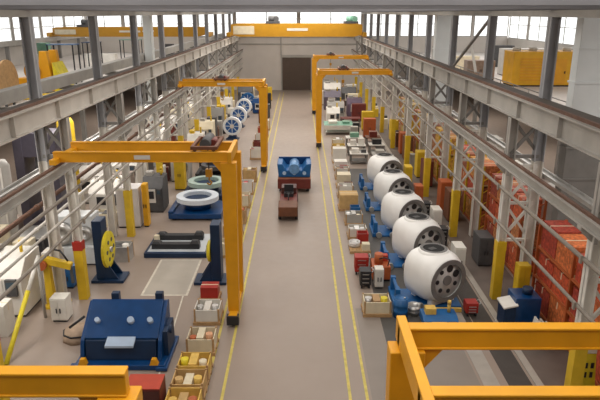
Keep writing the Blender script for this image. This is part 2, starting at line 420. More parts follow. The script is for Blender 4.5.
def bridge(label, x0, x1, y, z0, z1, trol, mt, bz):
    t = thing('overhead_crane', label, 'overhead crane', ((x0 + x1) / 2, y, z0)); L = (x1 - x0) / 2; h = z1 - z0
    for yy in (-1.2, 1.2):
        m = MB(); m.prism([(-L + .3, .25), (-L + 1.4, 0), (L - 1.4, 0), (L - .3, .25), (L - .3, h - .12), (L - .9, h), (-L + .9, h), (-L + .3, h - .12)], 'y', yy - .25, yy + .25)
        m.build('bridge_girder', mt, t)
    for sx in (-1, 1):
        m = MB(); m.box(sx * L - .25, sx * L + .25, -2.2, 2.2, .02, .55); m.build('end_truck', mt, t, .03)
        for yy in (-1.8, 1.8):
            m = MB(); m.cyl((sx * L - .07, yy, .12), (sx * L + .07, yy, .12), bz, 14); m.build('wheel', BLACK, t)
    for xx, cm in trol:
        k = bx(xx - .9, xx + .9, -1.5, 1.5, h + .02, h + .3).build('trolley', DGREY, t)
        MB().cyl((xx - .6, -.2, h + .6), (xx + .6, -.2, h + .6), .38, 16).build('rope_drum', cm, k)
        bx(xx + .2, xx + .8, -1.2, -.7, h + .3, h + .9).build('motor', cm, k)
    m = MB(); m.box(-1.3, 1.5, -1.475, -1.46, h * .45, h * .65); m.build('name_plate', PALE, t)
    m = MB(); m.box(-L + .6, -L + 3.4, -1.475, -1.46, .3, h - .3); m.build('pale_panel', CREAM, t)  # pale area across one end of the near girder
    return t


bridge('yellow overhead travelling crane spanning the hall near the far end', XL, XR, 84.5, 8.97, 10.65, ((-3.2, DGREY), (7.3, GRN)), YELB, .12)
bridge('yellow overhead crane bridge in the neighbouring bay behind the blue platforms', -33.3, -12.3, 84.5, 8.97, 10.2, ((-6, DGREY),), YELB, .12)
for x in (-33.3, -12.3):
    struct(bx(x - .25, x + .25, 4, YF, 8.4, 8.95).build('beam_bay_runway', STEEL))
    for y in GRID:
        if x < -16: struct(bx(x - .18, x + .18, y - .18, y + .18, 6, 8.4).build('column_bay', STEELD))
        else: m = MB(); m.bar((RL - .19, y, 8.3), (x - .25, y, 8.3), .2); m.bar((RL - .19, y, 7.4), (x, y, 8.2), .12); struct(m.build('beam_bay_bracket', STEELD))
# ------------------------------------------------------------------ white turbine hubs on blue stands
def make_hub(label):
    t = thing('turbine_hub', label, 'turbine hub', group='white turbine hubs in a row'); zc = 1.36
    o, ax = (0, 0, zc), (0, -1, 0)
    b = MB(); b.lathe([(0, -1.02), (1.0, -1.02), (1.22, -.95), (1.32, -.8), (1.36, -.45), (1.36, .1), (1.33, .55), (1.25, .85), (1.16, 1.02), (1.14, 1.14), (.96, 1.14), (.96, .96), (0, .96)], o, ax, 40)
    for i, v in enumerate(b.v):                            # squarish body that turns round towards the front flange
        dx, dz, k = v[0], v[2] - zc, max(0, min(1, (1.0 + v[1]) / .6)); R = math.hypot(dx, dz)
        if R > 1e-3 and v[1] > -1.0:
            c_, s_ = abs(dx / R), abs(dz / R); q = .95 * (c_ ** 3 + s_ ** 3) ** (-1 / 3); q = 1 + (q - 1) * k
            b.v[i] = (dx * q, v[1], zc + dz * q)
    b.lathe([(.86, 1.0), (.78, 1.24), (.72, 1.34), (.56, 1.34), (.54, 1.2)], (0, .1, zc), (0, 0, 1), 32, False)
    b.build('casting', HUBW, t)
    m = MB(); m.ring((0, -1.15, zc), ax, 1.13, .88, .05, 40); m.build('front_flange', HUBG, t)
    m = MB(); m.lathe([(0, .97), (.94, .97), (.94, 1.02), (0, 1.02)], o, ax, 36); p = m.build('front_plate', HUBP, t)
    for k in range(7):
        a = math.radians(25 + k * 51.4); m = MB(); cx, cz = .62 * math.cos(a), zc + .62 * math.sin(a)
        m.cyl((cx, -1.0, cz), (cx, -1.045, cz), .2 if k in (0, 1) else .12, 16); m.build('access_hole', BLACK, p)
    m = MB(); m.cyl((0, -1.0, zc), (0, -1.1, zc), .26, 20); m.build('shaft_boss', HUBG, p)
    m = MB(); m.ring((0, .1, zc + 1.345), (0, 0, 1), .7, .55, .03, 32); f = m.build('top_flange', HUBG, t)
    m = MB(); m.cyl((0, .1, zc + 1.2), (0, .1, zc + 1.33), .555, 28); m.build('top_opening', M('121214', .8, 0, .1, 3, 'opening_dark'), f)
    m = MB(); m.box(-.28, .1, -.05, .25, zc + 1.33, zc + 1.345); m.build('pitch_motor', DGREY, f)
    for y0, y1 in ((-.85, -.55), (.45, .75)): bx(-.75, .75, y0, y1, .02, .3).build('foot', HUBW, t)
    return t


def make_hub_stand(label):
    t = thing('hub_stand', label, 'stand', group='blue stands under the white hubs')
    m = MB(); m.box(-1.3, 1.1, -.85, .85, 0, .09); m.box(-1.8, -1.3, -.9, .85, 0, .22)
    m.build('base_frame', BLUEL, t, .02)
    m = MB(); m.frus((-1.62, -.65), (.24, .3), .22, (.2, .24), .8); m.build('post', BLUEL, t)
    m = MB(); m.frus((-1.62, .62), (.24, .3), .22, (.2, .24), .8); m.build('post', BLUEL, t)
    m = MB(); m.bar((-1.62, -.65, .7), (-1.62, .62, .7), .12); m.build('cross_bar', BLUEL, t)
    m = MB(); m.box(-.3, 1.0, -1.25, -1.1, 0, .16); m.build('step', YC, t)
    for x in (-1.45, -.7):
        m = MB(); m.cyl((x, -1.08, .16), (x, -.93, .16), .16, 14); m.build('wheel', STEELM, t)
    return t


hubpos = [(5.78, 23.9), (5.87, 28.1), (5.86, 32.4), (5.97, 37.0), (6.06, 41.7)]
hn = ['white turbine hub closest to the large yellow portal', 'second white turbine hub back from the large yellow portal', 'third white turbine hub, the middle one of the row of five',
      'fourth white turbine hub back, last but one of the row', 'white turbine hub at the far end of the row']
h0 = make_hub(hn[0]); s0 = make_hub_stand('blue stand carrying the white hub closest to the large yellow portal')
for i, (x, y) in enumerate(hubpos):
    rz = .5 - .03 * i
    if i == 0:
        h0.location = (x, y, .1); h0.rotation_euler = (0, 0, rz); h0.scale = (.84, .84, .84); s0.location = (x, y, 0)
    else:
        dup(h0, (x, y, .1), rz, hn[i]); dup(s0, (x, y, 0), 0, 'blue stand carrying the %s white hub counted from the large yellow portal' % OR[i])

# ------------------------------------------------------------------ big blue welding fixture, lower corner
t = thing('welding_fixture', 'large blue tilted welding fixture on the floor beside the parts pallets', 'welding fixture', (-6.35, 19.4, 0))
m = MB(); m.box(-1.6, 1.6, -1.05, 1.05, 0, .2); m.box(-1.75, -1.3, -1.15, -.8, .02, .16); m.box(1.3, 1.7, -1.15, 1.1, .02, .16); m.build('base_plate', BLUE, t, .03)
m = MB(); m.prism([(-.5, .95), (-.35, .85), (.95, 1.75), (.75, 1.88)], 'x', -1.35, 1.3); m.build('tilted_plate', BLUE, t, .03)
m = MB(); m.prism([(-.86, .86), (-.45, 1.0), (-.45, .92), (-.86, .78)], 'x', -.5, .5); m.build('ledge', M('A9BBD2', .35, 0, .1, 2, 'highlight_blue'), t)  # ledge highlight put into its colour as a pale blue
m = MB(); m.prism([(-.72, .2), (.7, .2), (.7, 1.2), (-.2, .95), (-.55, .9)], 'x', -1.28, 1.24); m.build('lower_box', BLUED, t, .03)
for x, r_ in ((-.95, .09), (.25, .12), (.95, .1)):
    m = MB(); m.cyl((x, .1, 1.25), (x, -.1, 1.5), r_, 12); m.build('clamp_pin', M('A9BBD2', .35, 0, .1, 2, 'highlight_blue'), t)
for x in (-1.45, 1.3):
    m = MB(); m.prism([(-.8, .2), (.95, .2), (1.0, 1.75), (.78, 1.8), (-.55, .9)], 'x', x, x + .14); m.build('side_cheek', BLUE, t, .02)
for x in (-.5, 1.12):
    m = MB(); m.box(x - .14, x + .14, .75, 1.0, 1.5, 2.1); m.build('post', BLUED, t, .02)
m = MB(); m.box(1.45, 1.62, -.4, .7, .2, 1.15); m.cyl((1.45, .1, 1.0), (1.7, .1, 1.0), .16, 14); m.build('gear_box', BLUED, t)
for x in (-1.28, 1.22):
    m = MB(); m.frus((x, -.95), (.3, .2), .2, (.16, .16), .42); m.build('locating_foot', YEL, t)
m = MB(); m.cyl((-1.5, .2, 1.45), (-2.05, .1, 1.05), .05, 8); m.build('hydraulic_arm', BLACK, t)

# blue rotating fixture: two headstocks
def headstock(label, loc, rz, hgt, disc):
    t = thing('headstock', label, 'positioner stand', loc, rz)
    m = MB(); m.box(-.65, .85, -.55, .55, 0, .14); m.build('base_plate', BLUED, t, .02)
    m = MB(); m.box(-.42, .02, -.4, .4, .14, hgt); m.build('column', BLUED, t, .03)
    for ya in (-.38, .3): m = MB(); m.prism([(.02, .14), (.6, .14), (.02, 1.1)], 'y', ya, ya + .08); m.build('gusset', BLUED, t)
    d = MB(); d.lathe([(.1, 0), (disc, 0), (disc, .12), (disc * .8, .16), (.1, .16)], (.06, 0, 1.5), (1, 0, 0), 30, False, False); d = d.build('face_plate', LEM, t)
    for k in range(6):
        a = k * math.pi / 3; m = MB(); m.cyl((.2, disc * .55 * math.cos(a), 1.5 + disc * .55 * math.sin(a)), (.24, disc * .55 * math.cos(a), 1.5 + disc * .55 * math.sin(a)), .1, 10); m.build('slot', DGREY, d)
    m = MB(); m.cyl((.05, 0, 1.5), (.3, 0, 1.5), .13, 14); m.build('spindle', STEELM, t)
    return t


headstock('tall dark blue headstock carrying the large yellow face plate', (-9.15, 26.0, 0), 0.0, 3.0, .86).location.x = -9.05
headstock('tall dark blue tailstock behind the yellow crane leg', (-4.05, 25.8, 0), math.pi, 2.9, .5)

# slewing ring fixtures
def ring_fixture(label, loc, ro, rm, bm_, zt, sq):
    t = thing('ring_fixture', label, 'ring fixture', loc)
    m = MB(); m.box(-sq, sq, -sq * .85, sq * .85, .12, .45); m.box(-sq, -sq + .3, -sq * .85, sq * .85, .45, .6); m.build('table_base', bm_, t, .04)
    for x in (-1, 1):
        for y in (-1, 1): bx(x * sq * .8 - .12, x * sq * .8 + .12, y * sq * .65 - .12, y * sq * .65 + .12, 0, .12).build('foot', BLACK, t)
    m = MB(); m.cyl((0, 0, .45), (0, 0, zt), ro * .62, 28, ro * .7); m.build('pedestal', bm_, t)
    r = MB(); r.ring((0, 0, zt + .14), (0, 0, 1), ro, ro * .68, .28, 48)
    for k in range(40):
        a = 2 * math.pi * k / 40; p = Vector((math.cos(a), math.sin(a), 0)); q = Vector((-p.y, p.x, 0)); z = Vector((0, 0, 1))
        r.bar(p * ro * .66 + z * (zt + .14), p * ro * .70 + z * (zt + .14), .09, .26)
    r.build('slewing_ring', rm, t)
    m = MB(); m.cyl((0, 0, zt + .0), (0, 0, zt + .06), ro * .64, 30); m.build('inner_plate', BLUED, t)
    return t


ring_fixture('white toothed slewing ring lying on a blue square table', (-6.35, 35.6, 0), 1.3, M('D9E1EA', .35, .1, .06, 3, 'ring_white'), BLUE, .95, 1.6)
ring_fixture('dull green rimmed ring on a dark table behind the white slewing ring', (-6.35, 39.3, 0), 1.25, M('A9BDB4', .4, .1, .1, 3, 'ring_green'), BLUED, .9, 1.45)
ring_fixture('black ring on a black table, third ring back from the beam fixture', (-6.4, 44.3, 0), 1.1, DGREY, BLACK, .8, 1.4)

# low pallet fixture with two black beams
t = thing('beam_fixture', 'low pallet fixture with two black beams lying on it', 'beam fixture', (-6.4, 30.1, 0))
m = MB(); m.box(-1.5, 1.5, -1.35, 1.35, .1, .22); m.build('platform', M('C3C8CC', .45, 0, .1, 1.5, 'platform_grey'), t)
m = MB(); m.box(-1.6, 1.6, -1.6, -1.35, 0, .25); m.box(-1.6, -1.5, -1.35, 1.35, 0, .25); m.box(1.5, 1.6, -1.35, 1.35, 0, .25); m.build('blue_edge', BLUED, t)
for i, y in enumerate((-.75, .55)):
    m = MB(); m.box(-1.35, 1.15, y - .2, y + .2, .22, .5); m.frus((-1.1, y), (.5, .5), .5, (.3, .3), .62); m.frus((.9, y), (.5, .5), .5, (.3, .3), .66); m.build('black_beam', BLACK, t, .02)
m = MB(); m.box(-1.45, -1.2, .1, .4, .22, .55); m.build('clamp', CREAM, t)

# blue and white wheels on stands
def make_wheel(label):
    t = thing('generator_rotor', label, 'wheel', group='blue and white wheels in a row')
    z = 1.55
    m = MB(); m.ring((0, 0, z), (0, 1, 0), 1.08, .8, .5, 40); m.build('white_rim', M('E3E6EA', .4, 0, .05, 2, 'rim_white'), t)
    m = MB(); m.lathe([(.2, -.05), (.8, -.05), (.8, .15), (.2, .15), (.2, -.05)], (0, 0, z), (0, -1, 0), 32, False, False); d = m.build('blue_disc', M('24599B', .4, 0, .12, 2, 'wheel_blue'), t)
    for k in range(8):
        a = k * math.pi / 4; m = MB(); m.bar((.2 * math.cos(a), -.17, z + .2 * math.sin(a)), (.78 * math.cos(a), -.17, z + .78 * math.sin(a)), .09); m.build('spoke', M('B9C6D6', .4, 0, .1, 2, 'spoke_pale'), d)
    m = MB(); m.cyl((0, -.3, z), (0, .2, z), .22, 18); m.build('hub', PALE, t)
    m = MB(); m.box(-.7, .7, -.45, .45, 0, .15); m.prism([(-.55, .15), (.55, .15), (.35, .55), (-.35, .55)], 'y', -.25, .25); m.build('cradle', BLUED, t)
    return t


wn = ['blue and white wheel closest to the ring tables', 'second blue and white wheel behind the front one', 'third blue and white wheel, last but one of the row', 'blue rimmed wheel at the far end of the wheel row']
w0 = make_wheel(wn[0])
for i, y in enumerate((58.9, 65.6, 72.2, 77.6)):
    if i == 0: w0.location = (-6.7, y, 0); w0.rotation_euler = (0, 0, -.12); w0.scale = (.85, .85, .85)
    else: wq = dup(w0, (-6.72, y, 0), -.12, wn[i])
for c in wq.children:                                       # the last one has a blue rim
    if c.name.startswith('white_rim'): c.name = 'blue_rim'; c.material_slots[0].link = 'OBJECT'; c.material_slots[0].material = BLUEL

# ------------------------------------------------------------------ tow train in the aisle
t = thing('tow_tractor', 'dark maroon tow tractor with brown deck in the middle of the aisle', 'tow tractor', (-.72, 36.6, 0))
m = MB(); m.box(-.55, .55, -1.2, 1.9, .3, .75); m.build('chassis', MAROON, t, .04)
m = MB(); m.box(-.58, .58, -2.6, -1.2, .35, .95); m.build('brown_deck', BROWN, t, .04)
m = MB(); m.box(-.5, .5, .9, 1.9, .75, 1.15); m.build('battery_hood', M('4A2420', .5, 0, .2, 3, 'dark_maroon'), t, .04)
m = MB(); m.box(-.3, .3, .1, .65, .75, 1.0); s_ = m.build('seat', BLACK, t, .03)
m = MB(); m.box(-.3, .3, .6, .72, 1.0, 1.45); m.build('seat_back', BLACK, s_, .03)
m = MB(); m.cyl((0, -.9, .75), (0, -.55, 1.2), .04, 8); m.ring((0, -.53, 1.22), (0, .55, .8), .2, .16, .04, 20); m.build('steering_wheel', BLACK, t)
for x in (-.5, .5):
    for y in (-2.0, 1.4):
        m = MB(); m.cyl((x - .09, y, .3), (x + .09, y, .3), .3, 18); m.build('wheel', BLACK, t)
t = thing('trailer', 'flat brown trailer coupled behind the maroon tow tractor', 'trailer', (-.4, 41.6, 0))
m = MB(); m.box(-1.15, 1.15, -1.35, 1.5, .7, .98); m.build('deck', M('7E4A2E', .6, 0, .2, 3, 'trailer_deck'), t, .02)
m = MB(); m.box(-1.15, 1.15, -1.42, -1.35, .3, .98); m.box(-.9, .9, -1.3, 1.4, .32, .7); m.build('frame', MAROON, t)
m = MB(); m.bar((0, -1.4, .4), (-.3, -2.9, .4), .09); m.build('drawbar', BLACK, t)
for x in (-.95, .95):
    for y in (-.95, 1.1):
        m = MB(); m.cyl((x - .1, y, .26), (x + .1, y, .26), .26, 16); m.build('wheel', BLACK, t)
t = thing('blue_casting', 'bright blue tub shaped casting riding on the brown trailer', 'casting', (-.4, 41.6, .99))
m = MB(); m.prism([(-1.1, 0), (1.1, 0), (1.2, .95), (.85, .95), (.55, .5), (-.55, .5), (-.85, .95), (-1.2, .95)], 'y', -.9, .9); m.build('cradle_body', BLUEL, t, .05)
m = MB(); m.box(-1.15, 1.15, .9, 1.05, 0, 1.05); m.build('end_plate', BLUE, t, .03)
m = MB(); m.cyl((0, -1.0, .6), (0, .85, .6), .36, 24); m.build('barrel', M('6F9CCB', .35, .1, .2, 5, 'light_blue'), t)
for x in (-.7, 0, .7):
    m = MB(); m.cyl((x, -.95, .3), (x, -.9, .3), .13, 14); m.build('bolted_port', M('A9C3DE', .35, 0, .1, 3, 'port_blue'), t)

# ------------------------------------------------------------------ generic builders for the shop equipment
def cabinet(label, x, y, sx, sy, h, mt, name='steel_cabinet', cat='cabinet', dm=None, rz=0, z=0, group=None):
    t = thing(name, label, cat, (x, y, z), rz, group)
    bx(-sx / 2, sx / 2, -sy / 2, sy / 2, .08, h).build('carcass', mt, t, .015)
    bx(-sx / 2 + .04, sx / 2 - .04, -sy / 2 + .03, sy / 2 - .03, 0, .08).build('plinth', BLACK, t)
    for a, b, hx in ((-sx / 2 + .03, -.01, -.07), (.01, sx / 2 - .03, .07)):
        d = bx(a, b, -sy / 2 - .025, -sy / 2, .14, h - .06).build('door', dm or mt, t)
        bx(hx - .02, hx + .02, -sy / 2 - .06, -sy / 2 - .025, h * .5 - .1, h * .5 + .1).build('handle', BLACK, d)
    return t


def machine(label, x, y, sx, sy, h, mt, acc=None, rz=0, name='machine_tool', cat='machine'):
    t = thing(name, label, cat, (x, y, 0), rz); a, b = sx / 2, sy / 2
    m = MB(); m.prism([(-b, .1), (b, .1), (b, h), (-b * .35, h), (-b, h * .72)], 'x', -a, a); m.build('housing', mt, t, .03)
    bx(-a + .05, a - .05, -b + .05, b - .05, 0, .1).build('base', DGREY, t)
    d = bx(-a * .55, a * .3, -b - .03, -b, .3 * h, h * .7).build('sliding_door', acc or PALE, t)
    bx(-a * .45, a * .15, -b - .045, -b - .03, .42 * h, .64 * h).build('viewing_pane', BLACK, d)
    p = bx(a * .45, a * .85, -b - .14, -b, .42 * h, .72 * h).build('control_panel', DGREY, t)
    bx(a * .5, a * .8, -b - .15, -b - .14, .57 * h, .68 * h).build('screen', M('41525E', .2, 0, .05, 2, 'screen_glass'), p)
    m = MB(); m.cyl((a * .6, b * .3, h), (a * .6, b * .3, h + .35), .07, 8); m.cyl((a * .6, b * .3, h + .35), (a * .6, b * .3, h + .5), .08, 8); m.build('signal_lamp', acc or POST_Y, t)
    m = MB(); m.box(-a * .8, -a * .2, -.1, b * .6, h, h + .25); m.build('filter_unit', acc or STEEL, t)
    return t


def carton(label, x, y, z, sx, sy, h, mt, rz=0, group=None, name='carton', cat='carton'):
    t = thing(name, label, cat, (x, y, z), rz, group)
    bx(-sx / 2, sx / 2, -sy / 2, sy / 2, 0, h).build('box_body', mt, t, .008)
    bx(-sx / 2 - .002, sx / 2 + .002, -.035, .035, h * .75, h + .003).build('tape', CREAM, t)
    return t


def crate(label, x, y, z, sx, sy, h, mt, fill, rz=0, group=None):
    t = thing('parts_crate', label, 'crate', (x, y, z), rz, group); a, b = sx / 2, sy / 2; k = .035
    m = MB(); m.box(-a, a, -b, b, 0, .04); m.box(-a, a, -b, -b + k, .04, h); m.box(-a, a, b - k, b, .04, h); m.box(-a, -a + k, -b + k, b - k, .04, h); m.box(a - k, a, -b + k, b - k, .04, h)
    m.build('crate_body', mt, t)
    for xx in (-a, a - .05):
        for yy in (-b, b - .05): bx(xx - .01, xx + .06, yy - .01, yy + .06, 0, h + .03).build('corner_post', WOOD, t)
    n = 3
    for i in range(n):
        u = -a + k + .02 + (sx - 2 * k - .04) * i / n; w = (sx - 2 * k - .04) / n - .04
        q = MB(); hh = h * (.75 + .35 * rnd.random())
        if i % 2 == 0: q.cyl((u + w / 2, 0, .04), (u + w / 2, 0, hh), min(w, sy * .8) / 2, 14)
        else: q.box(u, u + w, -b + .1, b - .1, .04, hh)
        q.build('stored_part', fill[i % len(fill)], t)
    return t


def pallet(label, x, y, sx, sy, rz=0, group='wooden pallets on the shop floor'):
    t = thing('wooden_pallet', label, 'pallet', (x, y, 0), rz, group); m = MB(); n = 6; w = sx / n
    for i in range(n): m.box(-sx / 2 + i * w + .01, -sx / 2 + (i + 1) * w - .01, -sy / 2, sy / 2, .11, .14)
    m.build('deck_board', WOOD, t)
    for yy in (-sy / 2 + .05, 0, sy / 2 - .05): bx(-sx / 2, sx / 2, yy - .05, yy + .05, 0, .11).build('runner', WOOD, t)
    return t


def table(label, x, y, sx, sy, h, top, leg=None, rz=0, name='work_table', cat='table'):
    t = thing(name, label, cat, (x, y, 0), rz)
    bx(-sx / 2, sx / 2, -sy / 2, sy / 2, h - .07, h).build('table_top', top, t, .01)
    for i in (-1, 1):
        for j in (-1, 1): bx(i * (sx / 2 - .1) - .05, i * (sx / 2 - .1) + .05, j * (sy / 2 - .1) - .05, j * (sy / 2 - .1) + .05, 0, h - .07).build('leg', leg or DGREY, t)
    bx(-sx / 2 + .1, sx / 2 - .1, -sy / 2 + .1, sy / 2 - .1, .25, .29).build('lower_shelf', leg or DGREY, t)
    return t


def trolley(label, x, y, sx, sy, h, mt, rz=0):
    t = thing('tool_trolley', label, 'trolley', (x, y, 0), rz); a, b = sx / 2, sy / 2
    bx(-a, a, -b, b, .16, h).build('drawer_body', mt, t, .02)
    for i in range(3):
        z = .2 + (h - .25) * i / 3; d = bx(-a + .03, a - .03, -b - .02, -b, z, z + (h - .25) / 3 - .03).build('drawer', mt, t)
        bx(-a * .6, a * .6, -b - .05, -b - .02, z + (h - .25) / 3 - .1, z + (h - .25) / 3 - .07).build('handle', STEELM, d)
    for i in (-1, 1):
        for j in (-1, 1):
            m = MB(); m.cyl((i * (a - .08) - .03, j * (b - .08), .08), (i * (a - .08) + .03, j * (b - .08), .08), .08, 12); m.build('caster', BLACK, t)
    m = MB(); m.tube([(a, -b * .7, h - .1), (a + .1, -b * .7, h), (a + .1, b * .7, h), (a, b * .7, h - .1)], .02, 6); m.build('push_handle', STEELM, t)
    return t


def drum(label, x, y, r, h, mt, z=0, group=None):
    t = thing('steel_drum', label, 'drum', (x, y, z), 0, group); m = MB()
    m.lathe([(0, 0), (r, 0), (r, h * .32), (r * 1.04, h * .34), (r, h * .36), (r, h * .65), (r * 1.04, h * .67), (r, h * .69), (r, h), (r * .93, h), (r * .93, h - .03), (0, h - .03)], (0, 0, 0), (0, 0, 1), 22, False)
    m.build('drum_body', mt, t)
    m = MB(); m.cyl((r * .5, 0, h - .03), (r * .5, 0, h + .02), r * .13, 10); m.build('bung', STEELM, t)
    return t


def rack(label, x, y0, y1, dep, lv, mt, bmat):
    t = thing('pallet_rack', label, 'rack', (x, (y0 + y1) / 2, 0)); L = (y1 - y0) / 2; H = lv[-1] + 1.1
    for yy in (-L, 0, L):
        for xx in (-dep / 2, dep / 2): bx(xx - .05, xx + .05, yy - .05, yy + .05, 0, H).build('upright', mt, t)
        m = MB(); z = .2
        while z < H - .8: m.bar((-dep / 2, yy, z), (dep / 2, yy, z + .7), .04); z += .7
        m.build('bracing', mt, t)
    for z in lv:
        m = MB(); m.box(-dep / 2 - .03, -dep / 2 + .03, -L, L, z - .1, z); m.box(dep / 2 - .03, dep / 2 + .03, -L, L, z - .1, z); b = m.build('shelf_beam', bmat, t)
        bx(-dep / 2 + .03, dep / 2 - .03, -L, L, z - .03, z).build('shelf_board', WOOD, b)
    return t


# ------------------------------------------------------------------ racks of orange goods behind the hub side columns
LV = [.15, 1.45, 2.75]
GOODS = [['C4532E', 'B8452B', 'D0703C', 'A93F2C'], ['C9603A', 'B24A30', 'BF7A4A', '9E4A38'], ['B96A3C', 'C98A40', '9A5A40', 'B54A30'], ['B9823C', 'A87048', 'C79A4A', '8A5A48'], ['B08A50', 'C7A050', '9A7050', 'A85A3A'], ['B59A60', '9A8068', 'C0A860', 'A87850']]
RY = [(16.9, 23.4), (26.2, 31.2), (32.3, 38.8), (40.0, 46.5), (48.9, 54.2), (55.4, 61.9)]
LVN = ['bottom', 'middle', 'top']
for i, (a, b) in enumerate(RY):
    nm = OR[i]
    rx = 10.48 if i == 0 else 10.75
    rack('%s tall rack of orange goods behind the hub side columns, counted from the camera end' % nm, rx, a, b, 1.05, LV, POST_Y if i > 1 else ORANGE, ORANGE)
    half = (b - a) / 2; nh = 2
    for k, z in enumerate(LV):
        for j in range(nh * 2):
            w = (half - .3) / nh - .06; y = a + half * (j // nh) + .15 + (half - .3) * (j % nh + .5) / nh
            carton('%s goods box %s from the near end, %s shelf of the %s orange rack' % (rnd.choice(['rust orange', 'reddish', 'orange red']) if i < 3 else 'tan', OR[j], LVN[k], nm),
                   rx - .03, y, z + .006, .92, w, 1.0 + .15 * rnd.random(), M(GOODS[i][(j + k * 2) % 4], .7, 0, .5, 8, 'goods'), 0, 'goods boxes on the orange racks', 'goods_box', 'box')
# ------------------------------------------------------------------ hub side: row of pallets and stands along the aisle
def load(px, py, sx, sy, plab, items):
    pallet(plab, px, py, sx, sy)
    for kind, lab, dx, dy, a, b, h, mt, *fill in items:
        if kind == 'crate': crate(lab, px + dx, py + dy, .14, a, b, h, mt, fill[0])
        elif kind == 'drum': drum(lab, px + dx, py + dy, a, h, mt, .14)
        else: carton(lab, px + dx, py + dy, .14, a, b, h, mt)


load(3.2, 22.7, 1.2, 1.0, 'pallet under the cream parts crate, first of the hub side aisle row', [('crate', 'cream crate of machined parts, first of the hub side aisle row', 0, 0, 1.1, .85, .5, CREAM, [STEELM, WOOD, LEM])])
trolley('small black tool trolley behind the first cream parts crate', 2.98, 25.2, .5, .6, .85, BLACK)
cabinet('white narrow box stand between the black trolley and the orange machine', 3.6, 25.15, .4, .5, .95, WHITEP, 'box_stand', 'stand')
trolley('red tool trolley beside the orange machine in the aisle row', 2.95, 26.7, .65, .6, .9, RED)
t = thing('hydraulic_unit', 'orange hydraulic power unit beside the closest blue hub stand', 'hydraulic unit', (3.8, 26.2, 0))
bx(-.42, .42, -.55, .55, .1, .75).build('tank', ORANGE, t, .03); bx(-.4, .4, -.5, .5, 0, .1).build('skid', BLACK, t)
m = MB(); m.cyl((-.1, -.1, .75), (-.1, -.1, 1.25), .2, 16); m.build('motor', ORANGE, t)
m = MB(); m.box(.12, .36, .1, .4, .75, 1.05); m.build('valve_block', M('B23A22', .5, 0, .1, 3, 'deep_orange'), t)
m = MB(); m.tube([(.3, -.4, .75), (.35, -.5, 1.1), (.1, -.5, 1.2), (-.1, -.3, 1.05)], .03, 6); m.build('hose', BLACK, t)
drum('blue steel drum at the corner of the closest hub stand', 4.15, 22.3, .3, .85, BLUEL)
drum('grey wheel shaped drum in front of the closest white hub', 4.75, 22.55, .27, .42, STEELM)
machine('squat blue pump set between the closest hub stand and the portal', 5.6, 21.7, 1.4, .9, .45, BLUEL, YC, name='pump_set', cat='pump')
trolley('red service trolley at the foot of the closest white hub', 7.1, 22.5, .5, .5, .6, RED)
load(3.15, 29.6, 1.1, 1.1, 'pallet under the flat grey flanges in the aisle row', [('drum', 'flat round grey flange on the pallet behind the red trolley', -.25, .2, .3, 0, .3, HUBP), ('carton', 'small cream carton beside the flat round grey flange', .3, -.25, .4, .4, .35, CREAM)])
load(3.2, 31.6, 1.1, 1.0, 'pallet under the pale valve castings in the aisle row', [('crate', 'pale crate of round valve castings in the aisle row', 0, 0, 1.0, .85, .45, PALE, [STEELM, HUBW, HUBP])])
load(3.2, 33.9, 1.1, 1.0, 'pallet under the bearing crate abreast of the third hub', [('crate', 'grey crate of bearings abreast of the third hub', 0, 0, 1.0, .85, .5, STEEL, [HUBW, STEELM, CREAM])])
load(3.1, 36.7, 1.3, 1.2, 'pallet under the large tan carton in the aisle row', [('carton', 'large tan carton on a pallet abreast of the third and fourth hubs', 0, 0, 1.15, 1.05, .9, CARD)])
load(3.1, 39.4, 1.1, 1.1, 'pallet under the white crate abreast of the fourth hub', [('crate', 'white crate with red parts abreast of the fourth hub', 0, 0, 1.0, .9, .7, WHITEP, [RED, WHITEP, STEELM])])
load(3.15, 41.8, 1.1, 1.1, 'pallet under the cream carton abreast of the tow trailer', [('carton', 'cream carton on a pallet abreast of the blue casting', 0, 0, .95, .95, .85, CREAM)])
load(3.2, 44.2, 1.1, 1.1, 'pallet under the crate of brown parts near the fifth hub', [('crate', 'pale crate of brown parts near the far end of the hub row', 0, 0, 1.0, .9, .7, PALE, [WOOD, MAROON, CREAM])])
load(3.25, 46.8, 1.1, 1.1, 'pallet under the low white carton past the hub row', [('carton', 'low white carton on a pallet just past the hub row', 0, 0, 1.0, .95, .6, WHITEP)])
load(3.3, 49.3, 1.2, 1.1, 'pallet under the stacked white carton before the mint table', [('carton', 'white carton on a pallet, second before the mint topped table', 0, 0, 1.1, .95, 1.1, WHITEP)])
load(3.4, 51.9, 1.2, 1.1, 'pallet under the yellowish crate near the yellow crane foot', [('crate', 'yellowish crate of pale parts near the hub side crane foot', 0, 0, 1.1, .95, .8, YC, [HUBW, CREAM, GRN])])
load(3.5, 54.4, 1.2, 1.1, 'pallet under the cream crate in front of the mint table', [('crate', 'cream crate of white parts just in front of the mint table', 0, 0, 1.1, .95, .8, CREAM, [WHITEP, HUBW, STEELM])])
for i, (y, c, lab) in enumerate(((30.62, RED, 'red parts bin standing between the aisle row and second hub stand'), (35.25, BLUEL, 'blue parts bin standing between the aisle row and third hub stand'), (40.6, MAROON, 'maroon parts bin standing between the aisle row and fourth hub stand'), (45.5, RED, 'red parts bin standing past the far end of the hub row'))):
    x = 3.4; t = thing('parts_bin', lab, 'bin', (x, y, 0), 0, 'parts bins beside the hub stands')
    m = MB(); m.frus((0, 0), (.5, .5), 0, (.62, .62), .06); m.box(-.3, .3, -.3, -.26, .06, .62); m.box(-.3, .3, .26, .3, .06, .62); m.box(-.3, -.26, -.26, .26, .06, .62); m.box(.26, .3, -.26, .26, .06, .62); m.build('bin_body', c, t)
    bx(-.24, .24, -.24, .24, .06, .45).build('scrap_part', STEELM, t)

